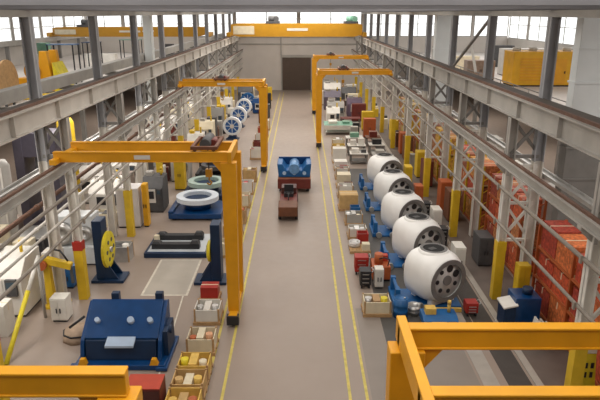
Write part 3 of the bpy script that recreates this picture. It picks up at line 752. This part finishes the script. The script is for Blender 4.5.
# work tables past the hubs
table('mint green topped assembly table with white edge near the crane foot', 4.0, 62.3, 3.0, 2.6, 1.0, GRN, WHITEP)
tt = bx(-1.55, 1.55, -1.35, -1.31, .55, 1.0)
t = thing('cloth_apron', 'white cloth apron hung along the front of the mint topped table', 'cloth', (4.0, 62.3, 0)); tt.build('cloth', WHITEP, t)
for i, (x, y, sx, sy, h, mt, lab) in enumerate((
        (4.9, 49.0, 1.5, 1.3, .9, PALE, 'pale grey steel table just past the far hub'), (6.6, 48.6, 1.3, 1.4, .9, STEEL, 'grey steel table behind the far white hub'),
        (5.0, 52.2, 1.6, 1.2, .9, WHITEP, 'white steel table, second table past the hub row'), (6.8, 52.4, 1.4, 1.2, .9, PALE, 'pale table beside the white steel table'),
        (5.1, 55.6, 1.6, 1.3, .9, PALE, 'pale steel table, third table past the hub row'), (6.9, 56.0, 1.4, 1.3, .85, BROWN, 'brown topped table beside the mint table'),
        (5.6, 66.4, 2.2, 1.4, .9, MAROON, 'long reddish topped table behind the mint table'))):
    table(lab, x, y, sx, sy, h, mt, STEELD)
for i, (x, y, z, a, b, h, mt, lab) in enumerate((
        (4.6, 49.0, .9, .6, .7, .35, WHITEP, 'white box on the pale table just past the far hub'), (5.3, 49.1, .9, .4, .6, .25, DGREY, 'dark box on the pale table just past the far hub'),
        (6.6, 48.6, .9, .7, .8, .3, STEEL, 'grey box on the table behind the far white hub'), (4.7, 52.2, .9, .5, .6, .4, PALE, 'pale box on the white steel table'),
        (5.4, 52.2, .9, .5, .5, .55, WHITEP, 'taller white box on the white steel table'), (6.8, 52.4, .9, .8, .6, .45, BLACK, 'black box on the pale table beside the white one'),
        (5.1, 55.6, .9, .8, .7, .4, GRN, 'green box on the third table past the hub row'), (6.9, 56.0, .85, .7, .8, .5, MAROON, 'maroon box on the brown topped table'),
        (3.4, 62.2, 1.0, .9, 1.2, .3, WHITEP, 'white box at the aisle end of the mint topped table'), (4.8, 62.4, 1.0, .7, .9, .22, GRN, 'green box on the mint topped table'))):
    carton(lab, x, y, z, a, b, h, mt, name='parts_box', cat='box')
far_r = [('machine', 3.7, 67.2, 1.5, 1.6, 1.9, WHITEP, 'white machine with peaked housing behind the mint table'), ('machine', 4.2, 71.0, 2.0, 1.8, 2.0, STEEL, 'grey machine beyond the long reddish table'),
         ('cabinet', 6.8, 69.5, 1.6, .8, 2.0, MAROON, 'maroon cabinet beyond the long reddish table'), ('machine', 6.6, 73.0, 1.8, 1.8, 2.2, M('6A5A6C', .5, 0, .2, 2, 'violet_grey'), 'violet grey machine before the second far crane'),
         ('machine', 4.2, 78.6, 2.2, 2.0, 2.3, M('5B5362', .5, 0, .2, 2, 'dark_violet'), 'dark violet machine behind the second far crane'), ('cabinet', 6.9, 77.6, 1.5, .9, 2.1, CREAM, 'cream cabinet behind the second far crane'),
         ('machine', 6.6, 82.0, 2.0, 1.8, 2.4, DGREY, 'charcoal machine under the overhead crane on the hub side'), ('cabinet', 3.6, 82.4, 1.4, .8, 1.9, PALE, 'pale cabinet by the aisle under the overhead crane'),
         ('machine', 4.6, 87.0, 2.4, 2.0, 2.4, PALE, 'pale machine past the overhead crane on the hub side'), ('cabinet', 7.4, 87.4, 1.4, .9, 2.2, WHITEP, 'white cabinet near the far wall on the hub side'),
         ('machine', 4.6, 92.0, 2.2, 2.0, 2.2, STEEL, 'grey machine against the far wall on the hub side'), ('cabinet', 7.0, 60.0, 1.2, .8, 1.9, ORANGE, 'orange cabinet between the mint table and the columns'),
         ('cabinet', 7.2, 63.8, 1.2, .8, 2.0, POST_Y, 'yellow cabinet between the mint table and the columns')]
for k, x, y, a, b, h, mt, lab in far_r:
    (machine if k == 'machine' else cabinet)(lab, x, y, a, b, h, mt)

# between the hubs and the columns
mid_r = [('cabinet', 7.55, 26.6, .5, .9, 1.5, WHITEP, 'white control cabinet behind the closest white hub'), ('trolley', 7.65, 30.4, .5, .7, 1.0, BLACK, 'black trolley between the second and third white hubs'),
         ('cabinet', 9.15, 28.0, .7, 1.2, 1.5, DGREY, 'charcoal locker between the columns behind the second hub'), ('cabinet', 7.55, 31.6, .5, .9, 1.7, PALE, 'pale grey cabinet behind the second and third hubs'),
         ('trolley', 7.65, 34.9, .5, .7, 1.0, BLACK, 'black trolley between the third and fourth white hubs'), ('cabinet', 9.2, 34.6, .7, 1.2, 1.9, BROWN, 'brown locker between the columns behind the third hub'),
         ('cabinet', 9.2, 36.6, .7, 1.0, 1.9, ORANGE, 'orange locker between the columns behind the fourth hub'), ('cabinet', 7.6, 37.0, .5, .8, 1.5, ORANGE, 'orange cabinet behind the fourth white hub'),
         ('cabinet', 9.2, 42.2, .7, 1.2, 1.9, MAROON, 'maroon locker between the columns behind the far hub'), ('cabinet', 7.65, 41.2, .5, .9, 1.7, POST_Y, 'yellow cabinet behind the far white hub'),
         ('cabinet', 9.2, 44.6, .7, 1.0, 2.0, POST_Y, 'yellow locker between the columns just past the far hub'), ('cabinet', 9.2, 50.4, .7, 1.2, 2.0, BROWN, 'brown locker by the narrow white shaft'),
         ('cabinet', 9.2, 52.6, .7, 1.0, 1.9, ORANGE, 'orange locker beyond the narrow white shaft'), ('cabinet', 9.2, 58.4, .7, 1.2, 2.0, POST_Y, 'yellow locker level with the mint table'),
         ('cabinet', 9.25, 22.9, .5, .5, 2.1, POST_Y, 'yellow locker against the column behind the blue pump machine')]
for k, x, y, a, b, h, mt, lab in mid_r:
    (trolley if k == 'trolley' else cabinet)(lab, x, y, a, b, h, mt)
t = thing('coolant_unit', 'blue coolant unit with a white lid between the yellow column base and the portal', 'machine', (8.95, 21.7, 0))
bx(-.5, .5, -.5, .5, .08, 1.35).build('tank', BLUE, t, .03); bx(-.45, .45, -.45, .45, 0, .08).build('base', BLACK, t)
m = MB(); m.prism([(-.95, .95), (-.5, 1.05), (-.5, .1), (-.95, .1)], 'y', -.6, .2); m.build('side_tank', BLUED, t, .02)
m = MB(); m.prism([(-1.0, .97), (-.45, 1.09), (-.45, 1.15), (-1.0, 1.03)], 'y', -.65, .25); m.build('lid', WHITEP, t)
m = MB(); m.cyl((.1, 0, 1.35), (.1, 0, 1.6), .2, 14); m.build('motor', BLUED, t)
t = thing('sheet_stack_stand', 'pale leaning sheets in a floor stand beside the blue coolant unit', 'sheet stand', (9.2, 20.2, 0))
bx(-.5, .5, -.4, .4, 0, .1).build('stand_base', STEEL, t)
for i in range(4): m = MB(); m.prism([(-.4 + i * .22, .1), (-.35 + i * .22, .1), (-.2 + i * .22, .95 - .1 * i), (-.25 + i * .22, .95 - .1 * i)], 'y', -.35, .35); m.build('sheet', PALE, t)
t = thing('guard_post', 'yellow slotted guard plate with a red and white cap beyond the portal', 'guard post', (9.5, 17.35, 0))
m = MB(); m.prism([(-.3, 0), (.35, 0), (.22, 1.35), (-.12, 1.35)], 'y', -.08, .08); m.build('yellow_plate', LEM, t, .01)
for z in (.45, .8):
    for x in (-.06, .14): bx(x - .05, x + .05, -.095, -.08, z, z + .2).build('slot', BLACK, t)
bx(-.12, .22, -.09, .09, 1.35, 1.55).build('white_cap', WHITEP, t); bx(.0, .24, -.1, .1, 1.55, 1.72).build('red_cap', RED, t)

# ------------------------------------------------------------------ pallets along the crane legs
load(-3.95, 24.0, .9, .8, 'pallet under the small dark red box by the crane leg', [('carton', 'small dark red box beside the mid crane leg', 0, 0, .75, .65, .5, RED)])
load(-3.75, 22.1, 1.1, 1.15, 'pallet under the grey white crate by the mid crane leg', [('crate', 'greyish white crate of grey parts at the mid crane leg', 0, 0, 1.0, 1.0, .5, WHITEP, [STEELM, PALE, HUBP])])
load(-3.65, 19.8, 1.1, 1.1, 'pallet under the crate with orange and white parts', [('crate', 'wooden crate of orange and white parts, between grey white and yellow ones', 0, 0, 1.0, .95, .5, CREAM, [ORANGE, CREAM, M('D8A27C', .6, 0, .1, 3, 'peach')])])
for i, (y, mt, lab) in enumerate(((18.15, YC, 'yellowish crate with a bright yellow part, hindmost of the three in line'), (17.1, CARD, 'tan crate in the middle of the yellowish three in line'), (16.05, YC, 'yellowish crate in front of the tan one, closest to the camera'))):
    load(-3.65, y, 1.15, .98, ('pallet under the hindmost yellowish crate', 'pallet under the tan middle crate', 'pallet under the yellowish crate closest to the camera')[i], [('crate', lab, 0, 0, 1.05, .9, .45, mt, [[LEM, YC, CREAM], [CARD, CREAM, YC], [YC, CARD, ORANGE]][i])])
cabinet('dark red tool cabinet beside the yellow crates, under the near crane', -4.85, 16.2, 1.1, .8, 1.0, MAROON, 'tool_cabinet', 'cabinet', M('4A1F1B', .5, 0, .1, 3, 'cabinet_dark'))
bt = bx(-.55, .55, -.4, .4, 0, .02)
t = thing('cabinet_overlay', 'bright red mat colouring the top of the dark red tool cabinet', 'overlay', (-4.85, 16.2, 1.0)); bt.build('overlay_sheet', M('B5402A', .6, 0, .1, 3, 'overlay_red'), t)  # thin layer that gives the cabinet top a brighter red
for i, (y, mt, lab, f) in enumerate(((29.0, CREAM, 'cream crate just past the blue tailstock', [CREAM, WOOD, STEELM]), (31.6, PALE, 'pale crate of red parts abreast of the black beams', [RED, CREAM, PALE]), (34.2, WOOD, 'brown crate abreast of the white slewing ring', [WOOD, CREAM, ORANGE]),
                                     (37.2, CREAM, 'cream crate of orange parts between the two ring tables', [ORANGE, CREAM, ORANGE]), (40.2, WHITEP, 'white crate with orange red parts abreast of the green ring', [ORANGE, RED, CREAM]), (43.4, CARD, 'tan crate abreast of the blue casting trailer', [CARD, CREAM, MAROON]),
                                     (50.6, WHITEP, 'white crate of red parts just past the third crane leg', [RED, WHITEP, MAROON]), (53.4, MAROON, 'maroon crate abreast of the closest blue and white wheel', [RED, MAROON, CREAM]), (56.6, PALE, 'pale crate of violet parts beside the wheel row', [DGREY, RED, CREAM]),
                                     (60.0, RED, 'red crate abreast of the second blue and white wheel', [MAROON, RED, CREAM]), (64.0, CREAM, 'cream crate abreast of the third blue and white wheel', [CREAM, WOOD, WHITEP]))):
    load(-3.75, y, 1.1, 1.05, 'pallet under the ' + ' '.join(lab.split()[:11]), [('crate', lab, 0, 0, 1.0, .9, .6 + .03 * i, mt, f)])

# ------------------------------------------------------------------ ring table side: machines along the columns
t = thing('welding_manipulator', 'yellow welding manipulator with a sideways arm beside the red capped column base', 'manipulator', (-10.35, 23.3, 0))
m = MB(); m.box(-.5, .4, -.4, .4, 0, .12); m.build('base_plate', POST_Y, t)
m = MB(); m.frus((-.3, 0), (.34, .34), .12, (.24, .24), 2.2); m.build('mast', POST_Y, t, .02)
m = MB(); m.bar((-.5, 0, 2.15), (.75, -.05, 1.85), .26, .3); m.build('arm', POST_Y, t, .02)
m = MB(); m.cyl((-.42, -.15, 1.95), (-.42, -.35, 1.95), .2, 16); m.build('wire_spool', ORANGE, t)
m = MB(); m.bar((.7, -.05, 1.95), (.75, -.1, 1.1), .1); m.build('torch', DGREY, t)
m = MB(); m.tube([(-.3, .1, 2.2), (-.1, .1, 2.55), (.3, .05, 2.5), (.6, 0, 2.05)], .04, 6); m.build('hose', BLACK, t)
cabinet('white welding power source in front of the yellow manipulator', -9.75, 22.1, .65, .6, 1.05, WHITEP, 'power_source', 'cabinet')
cabinet('blue wire feeder cabinet just behind the yellow manipulator', -10.6, 25.2, .6, .6, 1.0, BLUEL, 'wire_feeder', 'cabinet')
t = thing('stair_handrail', 'sloping yellow and white handrail pole at the edge of the floor', 'handrail', (-10.5, 18.7, 0))
m = MB(); m.cyl((0, 0, 0), (0, 2.35, 1.75), .09, 10); m.build('yellow_pole', LEM, t)
m = MB(); m.cyl((0, 2.35, 1.75), (0, 3.6, 2.68), .08, 10); m.build('white_pole', WHITEP, t)
m = MB(); m.cyl((0, 3.5, 0), (0, 3.5, 2.6), .06, 8); m.build('support', STEEL, t)
t = thing('lathe_machine', 'pale grey lathe with two round chucks beside the blue headstock', 'lathe', (-11.4, 28.2, 0))
m = MB(); m.box(-1.0, 1.3, -.7, .7, .1, 1.0); m.build('bed', M('CDD0D2', .5, 0, .1, 2, 'lathe_grey'), t, .03); bx(-.9, 1.2, -.6, .6, 0, .1).build('foot', DGREY, t)
m = MB(); m.prism([(-1.0, 1.0), (1.3, 1.0), (1.2, 2.5), (-.6, 2.5)], 'y', -.4, .65); m.build('housing', M('CDD0D2', .5, 0, .1, 2, 'lathe_grey'), t, .04)
for x, r in ((-.25, .55), (.8, .36)):
    m = MB(); m.lathe([(r, 0), (r, .3), (r * .8, .36), (r * .5, .36), (r * .5, .2), (0, .2)], (x, -.4, 1.65), (0, -1, 0), 26); m.build('chuck', STEELM, t)
mach_l = [('cabinet', -9.95, 33.6, 1.3, 1.2, 2.4, M('C9C4C2', .5, 0, .08, 1.5, 'booth_grey'), 'grey white control booth at the column behind the blue headstock'),
          ('cabinet', -9.0, 33.4, .3, .5, 2.6, M('D9A21E', .5, 0, .1, 2, 'amber'), 'amber guard cabinet beside the grey white control booth'),
          ('machine', -9.2, 36.6, 1.3, 1.6, 2.2, DGREY, 'charcoal machine with a hood behind the amber cabinet'), ('machine', -11.8, 35.4, 1.8, 2.0, 2.3, PALE, 'pale machine outside the columns behind the control booth'),
          ('cabinet', -8.5, 41.2, .7, .8, 2.2, POST_Y, 'yellow cabinet abreast of the green rimmed ring'), ('machine', -8.9, 43.8, 1.3, 1.6, 2.0, STEEL, 'grey machine abreast of the dark ring'),
          ('machine', -8.8, 50.0, 1.3, 1.8, 2.3, WHITEP, 'white and yellow machine under the third crane'), ('cabinet', -8.9, 52.4, .8, .9, 2.0, BLACK, 'black cabinet beside the white and yellow machine'),
          ('machine', -8.9, 56.6, 1.4, 1.8, 2.2, CREAM, 'cream machine abreast of the closest blue and white wheel'), ('cabinet', -8.7, 59.0, .9, .9, 2.2, DGREY, 'charcoal cabinet beside the cream machine'),
          ('machine', -8.9, 64.0, 1.4, 1.8, 2.3, STEELD, 'dark grey machine abreast of the second wheel'), ('cabinet', -8.8, 67.0, .9, .9, 2.2, POST_Y, 'yellow cabinet abreast of the third wheel'),
          ('machine', -8.8, 71.6, 1.4, 1.8, 2.4, PALE, 'pale machine abreast of the last wheel'), ('machine', -7.5, 83.2, 2.0, 1.8, 2.4, DGREY, 'charcoal machine past the wheel row'),
          ('cabinet', -4.4, 79.0, 1.2, .8, 2.0, BLACK, 'black cabinet by the aisle past the wheel row'), ('machine', -7.6, 87.6, 2.0, 1.8, 2.2, CREAM, 'cream machine past the overhead crane'),
          ('cabinet', -4.6, 86.6, 1.2, .8, 1.9, POST_Y, 'yellow cabinet by the aisle near the far door'), ('machine', -5.2, 75.4, 1.4, 1.4, 1.8, BLUE, 'blue machine on the aisle side of the last wheel'),
          ('cabinet', -4.2, 68.2, 1.0, .9, 1.6, MAROON, 'maroon cabinet by the aisle beside the third wheel'), ('cabinet', -4.1, 72.0, 1.0, .9, 1.6, DGREY, 'charcoal cabinet by the aisle beside the last wheel')]
for k, x, y, a, b, h, mt, lab in mach_l:
    (machine if k == 'machine' else cabinet)(lab, x, y, a, b, h, mt, **({'acc': POST_Y} if lab.startswith('white and yellow') else {}))

# side aisle outside the ring table side columns
LG = M('B5B1AC', .55, 0, .12, 2, 'light_machine_grey'); TAU = M('A08F85', .6, 0, .2, 3, 'taupe')
side_l = [('machine', -12.6, 18.6, 2.6, 2.2, 2.3, LG, 'light grey machine behind the sloping yellow handrail'), ('machine', -12.4, 23.2, 2.2, 2.0, 2.4, WHITEP, 'white machine outside the columns behind the yellow manipulator'),
          ('cabinet', -14.6, 21.0, 1.4, .9, 2.2, TAU, 'taupe cabinet behind the light grey and white machines'), ('machine', -14.4, 25.6, 1.6, 1.6, 2.6, CREAM, 'cream machine at the deck edge behind the white machine'),
          ('table', -13.9, 29.65, 1.6, 2.0, 1.0, STEELM, 'bare metal bench beside the pale lathe'), ('machine', -13.8, 38.6, 2.0, 2.0, 2.4, LG, 'light grey machine beyond the tall dark press'),
          ('cabinet', -11.6, 38.2, 1.2, .9, 2.0, TAU, 'taupe cabinet outside the columns abreast of the green ring'), ('machine', -12.6, 42.4, 2.0, 2.0, 2.3, WHITEP, 'white machine outside the columns abreast of the dark ring'),
          ('cabinet', -14.8, 42.0, 1.2, .9, 2.1, DGREY, 'charcoal cabinet at the deck edge behind the white machine'), ('machine', -12.6, 45.4, 2.0, 1.6, 2.2, DGREY, 'charcoal machine before the narrow shaft of the wheel side'),
          ('machine', -12.8, 51.4, 2.2, 2.0, 2.4, PALE, 'pale machine past the narrow shaft of the wheel side'), ('cabinet', -12.2, 54.6, 1.4, .9, 2.2, MAROON, 'maroon cabinet past the narrow shaft of the wheel side'),
          ('machine', -12.8, 59.0, 2.2, 2.0, 2.4, LG, 'light grey machine outside the columns abreast of the second wheel'), ('machine', -12.8, 65.0, 2.2, 2.0, 2.4, CREAM, 'cream machine outside the columns abreast of the third wheel'),
          ('machine', -12.8, 72.0, 2.2, 2.0, 2.4, STEEL, 'grey machine outside the columns abreast of the last wheel')]
for k, x, y, a, b, h, mt, lab in side_l:
    {'machine': machine, 'cabinet': cabinet, 'table': table}[k](lab, x, y, a, b, h, mt)
t = thing('press', 'tall dark violet press standing at the deck edge outside the columns', 'press', (-14.2, 32.2, 0)); DV = M('4B4652', .5, 0, .2, 2, 'press_violet')
for x in (-.9, .9): bx(x - .25, x + .25, -.8, .8, 0, 5.9).build('side_frame', DV, t, .03)
bx(-.65, .65, -.75, .75, 0, 1.0).build('bed', DV, t); bx(-.65, .65, -.75, .75, 4.6, 5.9).build('crown', DV, t)
m = MB(); m.cyl((0, 0, 3.2), (0, 0, 4.6), .35, 20); m.build('ram', STEELM, t); bx(-.6, .6, -.6, .6, 2.8, 3.2).build('slide', BLACK, t)
m = MB(); m.cyl((-.4, 0, 5.9), (-.4, 0, 6.5), .3, 16); m.build('accumulator', PALE, t)
for x, y, h, lab in ((-14.3, 27.6, 5.4, 'tall pale grey tank at the deck edge in front of the dark press'), (-14.2, 36.0, 6.0, 'tall yellow tank at the deck edge behind the dark press')):
    t = thing('standing_tank', lab, 'tank', (x, y, 0))
    m = MB(); m.lathe([(0, .6), (.35, .65), (.5, .9), (.5, h - .3), (.35, h - .05), (0, h)], (0, 0, 0), (0, 0, 1), 22); m.build('vessel', POST_Y if h > 5.5 else LG, t)
    for k in range(3): a = k * 2.094; m = MB(); m.bar((.4 * math.cos(a), .4 * math.sin(a), 0), (.4 * math.cos(a), .4 * math.sin(a), 1.0), .08); m.build('leg', STEELD, t)
    m = MB(); m.cyl((.3, -.45, .8), (.3, -.45, h - .3), .05, 8); m.build('pipe', ORANGE if h > 5.5 else PALE, t)

# ------------------------------------------------------------------ on the mezzanine decks
Z = 6.0
t = thing('winding_machine', 'large yellow winding machine with a broad cream drum on the mezzanine deck', 'machine', (-19.3, 45.0, Z))
m = MB(); m.box(-1.7, 1.5, -1.4, 1.4, 0, .5); m.build('base', POST_Y, t, .03)
m = MB(); m.prism([(.3, .5), (1.5, .5), (1.2, 3.4), (.7, 3.4)], 'y', -1.1, -.6); m.prism([(.3, .5), (1.5, .5), (1.2, 3.4), (.7, 3.4)], 'y', .6, 1.1); m.build('yoke', YEL, t, .03)
m = MB(); m.box(-1.2, .3, -.9, .9, .5, 1.5); m.build('gear_case', YEL, t, .05)
m = MB(); m.cyl((.1, -1.2, 2.0), (.1, 1.2, 2.0), .6, 26); m.build('winding_drum', M('A8741F', .5, 0, .2, 3, 'ochre'), t)
m = MB(); m.prism([(1.5, 0), (2.3, 0), (2.1, 1.3), (1.5, 2.6)], 'y', -1.0, 1.0); m.build('outfeed', LEM, t)
t = thing('cable_reel', 'broad cream cable reel on the mezzanine beside the yellow winding machine', 'reel', (-21.1, 41.4, Z))
m = MB(); m.cyl((-1.1, 0, 1.5), (1.1, 0, 1.5), 1.2, 30); m.build('cable', CREAM, t)
for x in (-1.2, 1.2): m = MB(); m.cyl((x - .08, 0, 1.5), (x + .08, 0, 1.5), 1.5, 30); m.build('flange', WOOD, t)
t = thing('conveyor_unit', 'low yellow conveyor unit on the mezzanine before the winding machine', 'conveyor', (-18.0, 40.3, Z))
bx(-1.6, 1.6, -.7, .7, .6, .95).build('belt_frame', POST_Y, t, .02); bx(-1.5, 1.5, -.55, .55, .95, 1.0).build('belt', DGREY, t)
for x in (-1.4, 1.4):
    for y in (-.55, .55): bx(x - .07, x + .07, y - .07, y + .07, 0, .6).build('leg', DGREY, t)
for x, y, a, b, h, mt, lab in ((-20.9, 54.5, 2.4, 1.6, 3.4, BLUEL, 'tall blue work platform on the deck behind the winding machine'), (-21.2, 63.0, 1.6, 1.6, 3.2, BLUED, 'dark blue work platform on the deck, second behind the winding machine'), (-20.2, 74.0, 2.4, 1.6, 3.0, GRN, 'green work platform near the far end of the deck')):
    o = table(lab, x, y, a, b, h, mt, BLACK, name='work_platform', cat='platform'); o.location.z = Z
for x, y, a, b, h, mt, lab in ((-23.4, 56.5, .9, .9, 3.4, GRN, 'green cabinet on the deck beside the tall blue platform'), (-17.2, 66.5, 1.0, 1.0, 1.6, PALE, 'pale cabinet on the deck edge past the blue platforms'), (-22.5, 70.0, 3.2, 1.2, 1.6, WHITEP, 'long white cabinet on the deck in front of the windows'),
                               (-27.5, 52.0, 3.0, 1.4, 2.2, CREAM, 'wide cream cabinet near the side windows of the deck'), (-26.0, 62.0, 2.0, 1.2, 2.0, STEEL, 'grey cabinet near the side windows of the deck'), (-18.0, 84.0, 1.6, 1.2, 2.0, DGREY, 'charcoal cabinet at the far end of the deck'), (-24.2, 48.6, 1.6, 1.2, 2.4, DGREY, 'charcoal cabinet behind the cream cable reel')):
    cabinet(lab, x, y, a, b, h, mt, z=Z)
t = thing('plant_cabin', 'large yellow louvred plant cabin on the mezzanine of the hub side', 'plant cabin', (20.9, 53.0, Z))
bx(-2.9, 2.9, -1.3, 1.3, .12, 2.9).build('cabin_body', M('DDA416', .45, 0, .12, 1.5, 'cabin_yellow'), t, .05); bx(-2.8, 2.8, -1.2, 1.2, 0, .12).build('skid', BLACK, t)
m = MB()
for i in range(8): m.box(-2.3, -.4, -1.36, -1.3, .5 + i * .25, .62 + i * .25)
m.build('louvre', YEL, t)
d = bx(.6, 1.6, -1.34, -1.3, .2, 2.3).build('door', YEL, t); bx(1.45, 1.52, -1.4, -1.34, 1.1, 1.3).build('handle', BLACK, d)
for x in (-2.3, -.9, .6, 2.0): m = MB(); m.cyl((x, 0, 2.9), (x, 0, 3.2), .35, 16); m.build('roof_fan', PALE, t)
for x, y, a, b, h, mt, lab in ((16.8, 57.4, 2.6, 1.2, 1.8, TAU, 'taupe cabinet on the hub side deck before the yellow plant cabin'), (22.5, 62.0, 4.5, 1.6, 2.6, LG, 'long light grey cabinet on the deck behind the yellow plant cabin'), (17.6, 66.0, 3.0, 1.2, 1.6, CREAM, 'cream cabinet on the hub side deck past the yellow cabin'),
                               (27.0, 55.0, 2.4, 1.4, 3.0, M('7F8EA0', .5, 0, .1, 2, 'slate_blue'), 'slate blue cabinet near the hub side windows of the deck'), (18.0, 78.0, 2.4, 1.2, 2.0, STEEL, 'grey cabinet toward the far end of the hub side deck'), (23.6, 72.0, 2.4, 1.2, 2.4, DGREY, 'charcoal cabinet at the far end of the hub side deck')):
    cabinet(lab, x, y, a, b, h, mt, z=Z)
# hub side ground floor behind the racks
for x, y, a, b, h, mt, lab in ((13.4, 30.0, 1.6, 1.4, 3.4, LG, 'tall light grey cabinet behind the orange racks by the large shaft'), (13.4, 36.0, 1.8, 1.4, 3.2, WHITEP, 'tall white cabinet behind the third orange rack'), (13.4, 42.0, 1.6, 1.4, 3.6, PALE, 'tall pale cabinet behind the fourth rack'), (13.4, 50.0, 1.6, 1.4, 3.4, CREAM, 'tall cream cabinet behind the fifth rack'), (13.4, 20.0, 1.6, 1.4, 3.4, STEELD, 'tall dark grey cabinet behind the first orange rack')):
    cabinet(lab, x, y, a, b, h, mt)
# crates and cartons under the deck of the ring table side
k = 0
for x, y, mt, lab in ((-15.6, 19.0, WHITEP, 'white'), (-15.4, 23.4, PALE, 'pale grey'), (-16.6, 26.0, CREAM, 'cream'), (-17.4, 29.0, WHITEP, 'chalk white'), (-16.4, 31.0, TAU, 'taupe'), (-17.6, 33.6, PALE, 'light grey'), (-16.2, 38.2, WHITEP, 'off white'), (-17.4, 41.5, CREAM, 'ivory'), (-16.4, 45.0, DGREY, 'charcoal'), (-16.8, 49.5, PALE, 'silver grey')):
    for j, (h, dy) in enumerate(((1.2, 0), (.9, 1.25))):
        carton('%s %s carton under the deck behind the ring table side machines' % ('large' if j == 0 else 'low', lab), x, y + dy, 0, 1.2, 1.1, h, mt, 0, 'cartons under the mezzanine deck', 'floor_carton', 'carton')
for x, y, mt, lab in ((-11.7, 30.8, PALE, 'pale crate outside the column with the control booth'), (-9.2, 28.4, STEELM, 'bare metal crate just behind the blue headstock'), (-11.4, 33.6, CREAM, 'cream crate outside the columns behind the control booth'), (-13.0, 20.6, WHITEP, 'white crate behind the light grey machine')):
    crate(lab, x, y, 0, 1.2, .9, .8, mt, [STEELM, DGREY, WHITEP])
t = thing('covered_bundle', 'tan tarpaulin covered bundle on the floor beside the big blue fixture', 'bundle', (-8.55, 20.6, 0))
m = MB(); m.lathe([(.62, 0), (.6, .2), (.48, .42), (.25, .52), (0, .55)], (0, 0, 0), (0, 0, 1), 9); m.build('tarpaulin', M('A58F7A', .8, 0, .2, 4, 'tarp_tan', .4), t)
m = MB(); m.ring((0, 0, .3), (0, 0, 1), .59, .54, .05, 9); m.build('strap', BLACK, t)
DB = [('black', BLACK), ('maroon', MAROON), ('cream', CREAM), ('grey', STEEL), ('white', WHITEP), ('yellow', POST_Y), ('brown', BROWN), ('charcoal', DGREY)]
ROWS = [(-7.5, 48.2, 'behind the third crane, ring table side'), (-7.9, 52.4, 'by the black cabinet'), (-8.35, 61.0, 'abreast of the second wheel'), (-8.35, 69.2, 'between the third and last wheels'), (-5.4, 81.6, 'past the wheel row'), (-8.9, 76.0, 'by the columns past the wheel row'),
        (-10.2, 43.6, 'between the column pairs abreast of the black ring'), (-10.1, 51.0, 'between the column pairs past the narrow shaft'), (-10.1, 58.6, 'between the column pairs abreast of the wheels'),
        (5.4, 59.2, 'before the mint table'), (7.5, 66.4, 'beside the long reddish table'), (5.2, 75.6, 'between the two far hub side cranes'), (5.4, 83.9, 'under the overhead crane'), (9.2, 48.35, 'between the column pairs past the far hub'), (9.2, 56.4, 'between the column pairs by the mint table'), (9.2, 65.4, 'between the column pairs behind the mint table'), (9.2, 73.6, 'between the column pairs of the far end')]
for i, (x, y, where) in enumerate(ROWS):
    for j in range(3):
        nm, mt = DB[(i * 3 + j * 5 + i // 3) % 8]; w = .5 + .25 * rnd.random()
        carton('small %s storage box %s' % (nm, where), x + (.0 if abs(x) > 9 else .25 * (j - 1)), y - .95 + .95 * j, 0, w, .7, .7 + .8 * rnd.random(), mt, 0, None, 'storage_box', 'box')
for x, y, h, nm, mt in ((-11.7, 21.0, 1.3, 'chalk white', WHITEP), (-11.5, 25.9, 1.5, 'pale grey', PALE), (-12.9, 26.2, 1.9, 'ivory', CREAM), (-13.5, 34.6, 1.6, 'off white', WHITEP), (-15.2, 17.6, 1.8, 'light grey', LG), (-13.2, 16.2, 1.5, 'silver grey', PALE)):
    carton('tall %s transport box standing among the machines outside the ring table side columns' % nm, x, y, 0, .75, .75, h, mt, 0, None, 'transport_box', 'box')
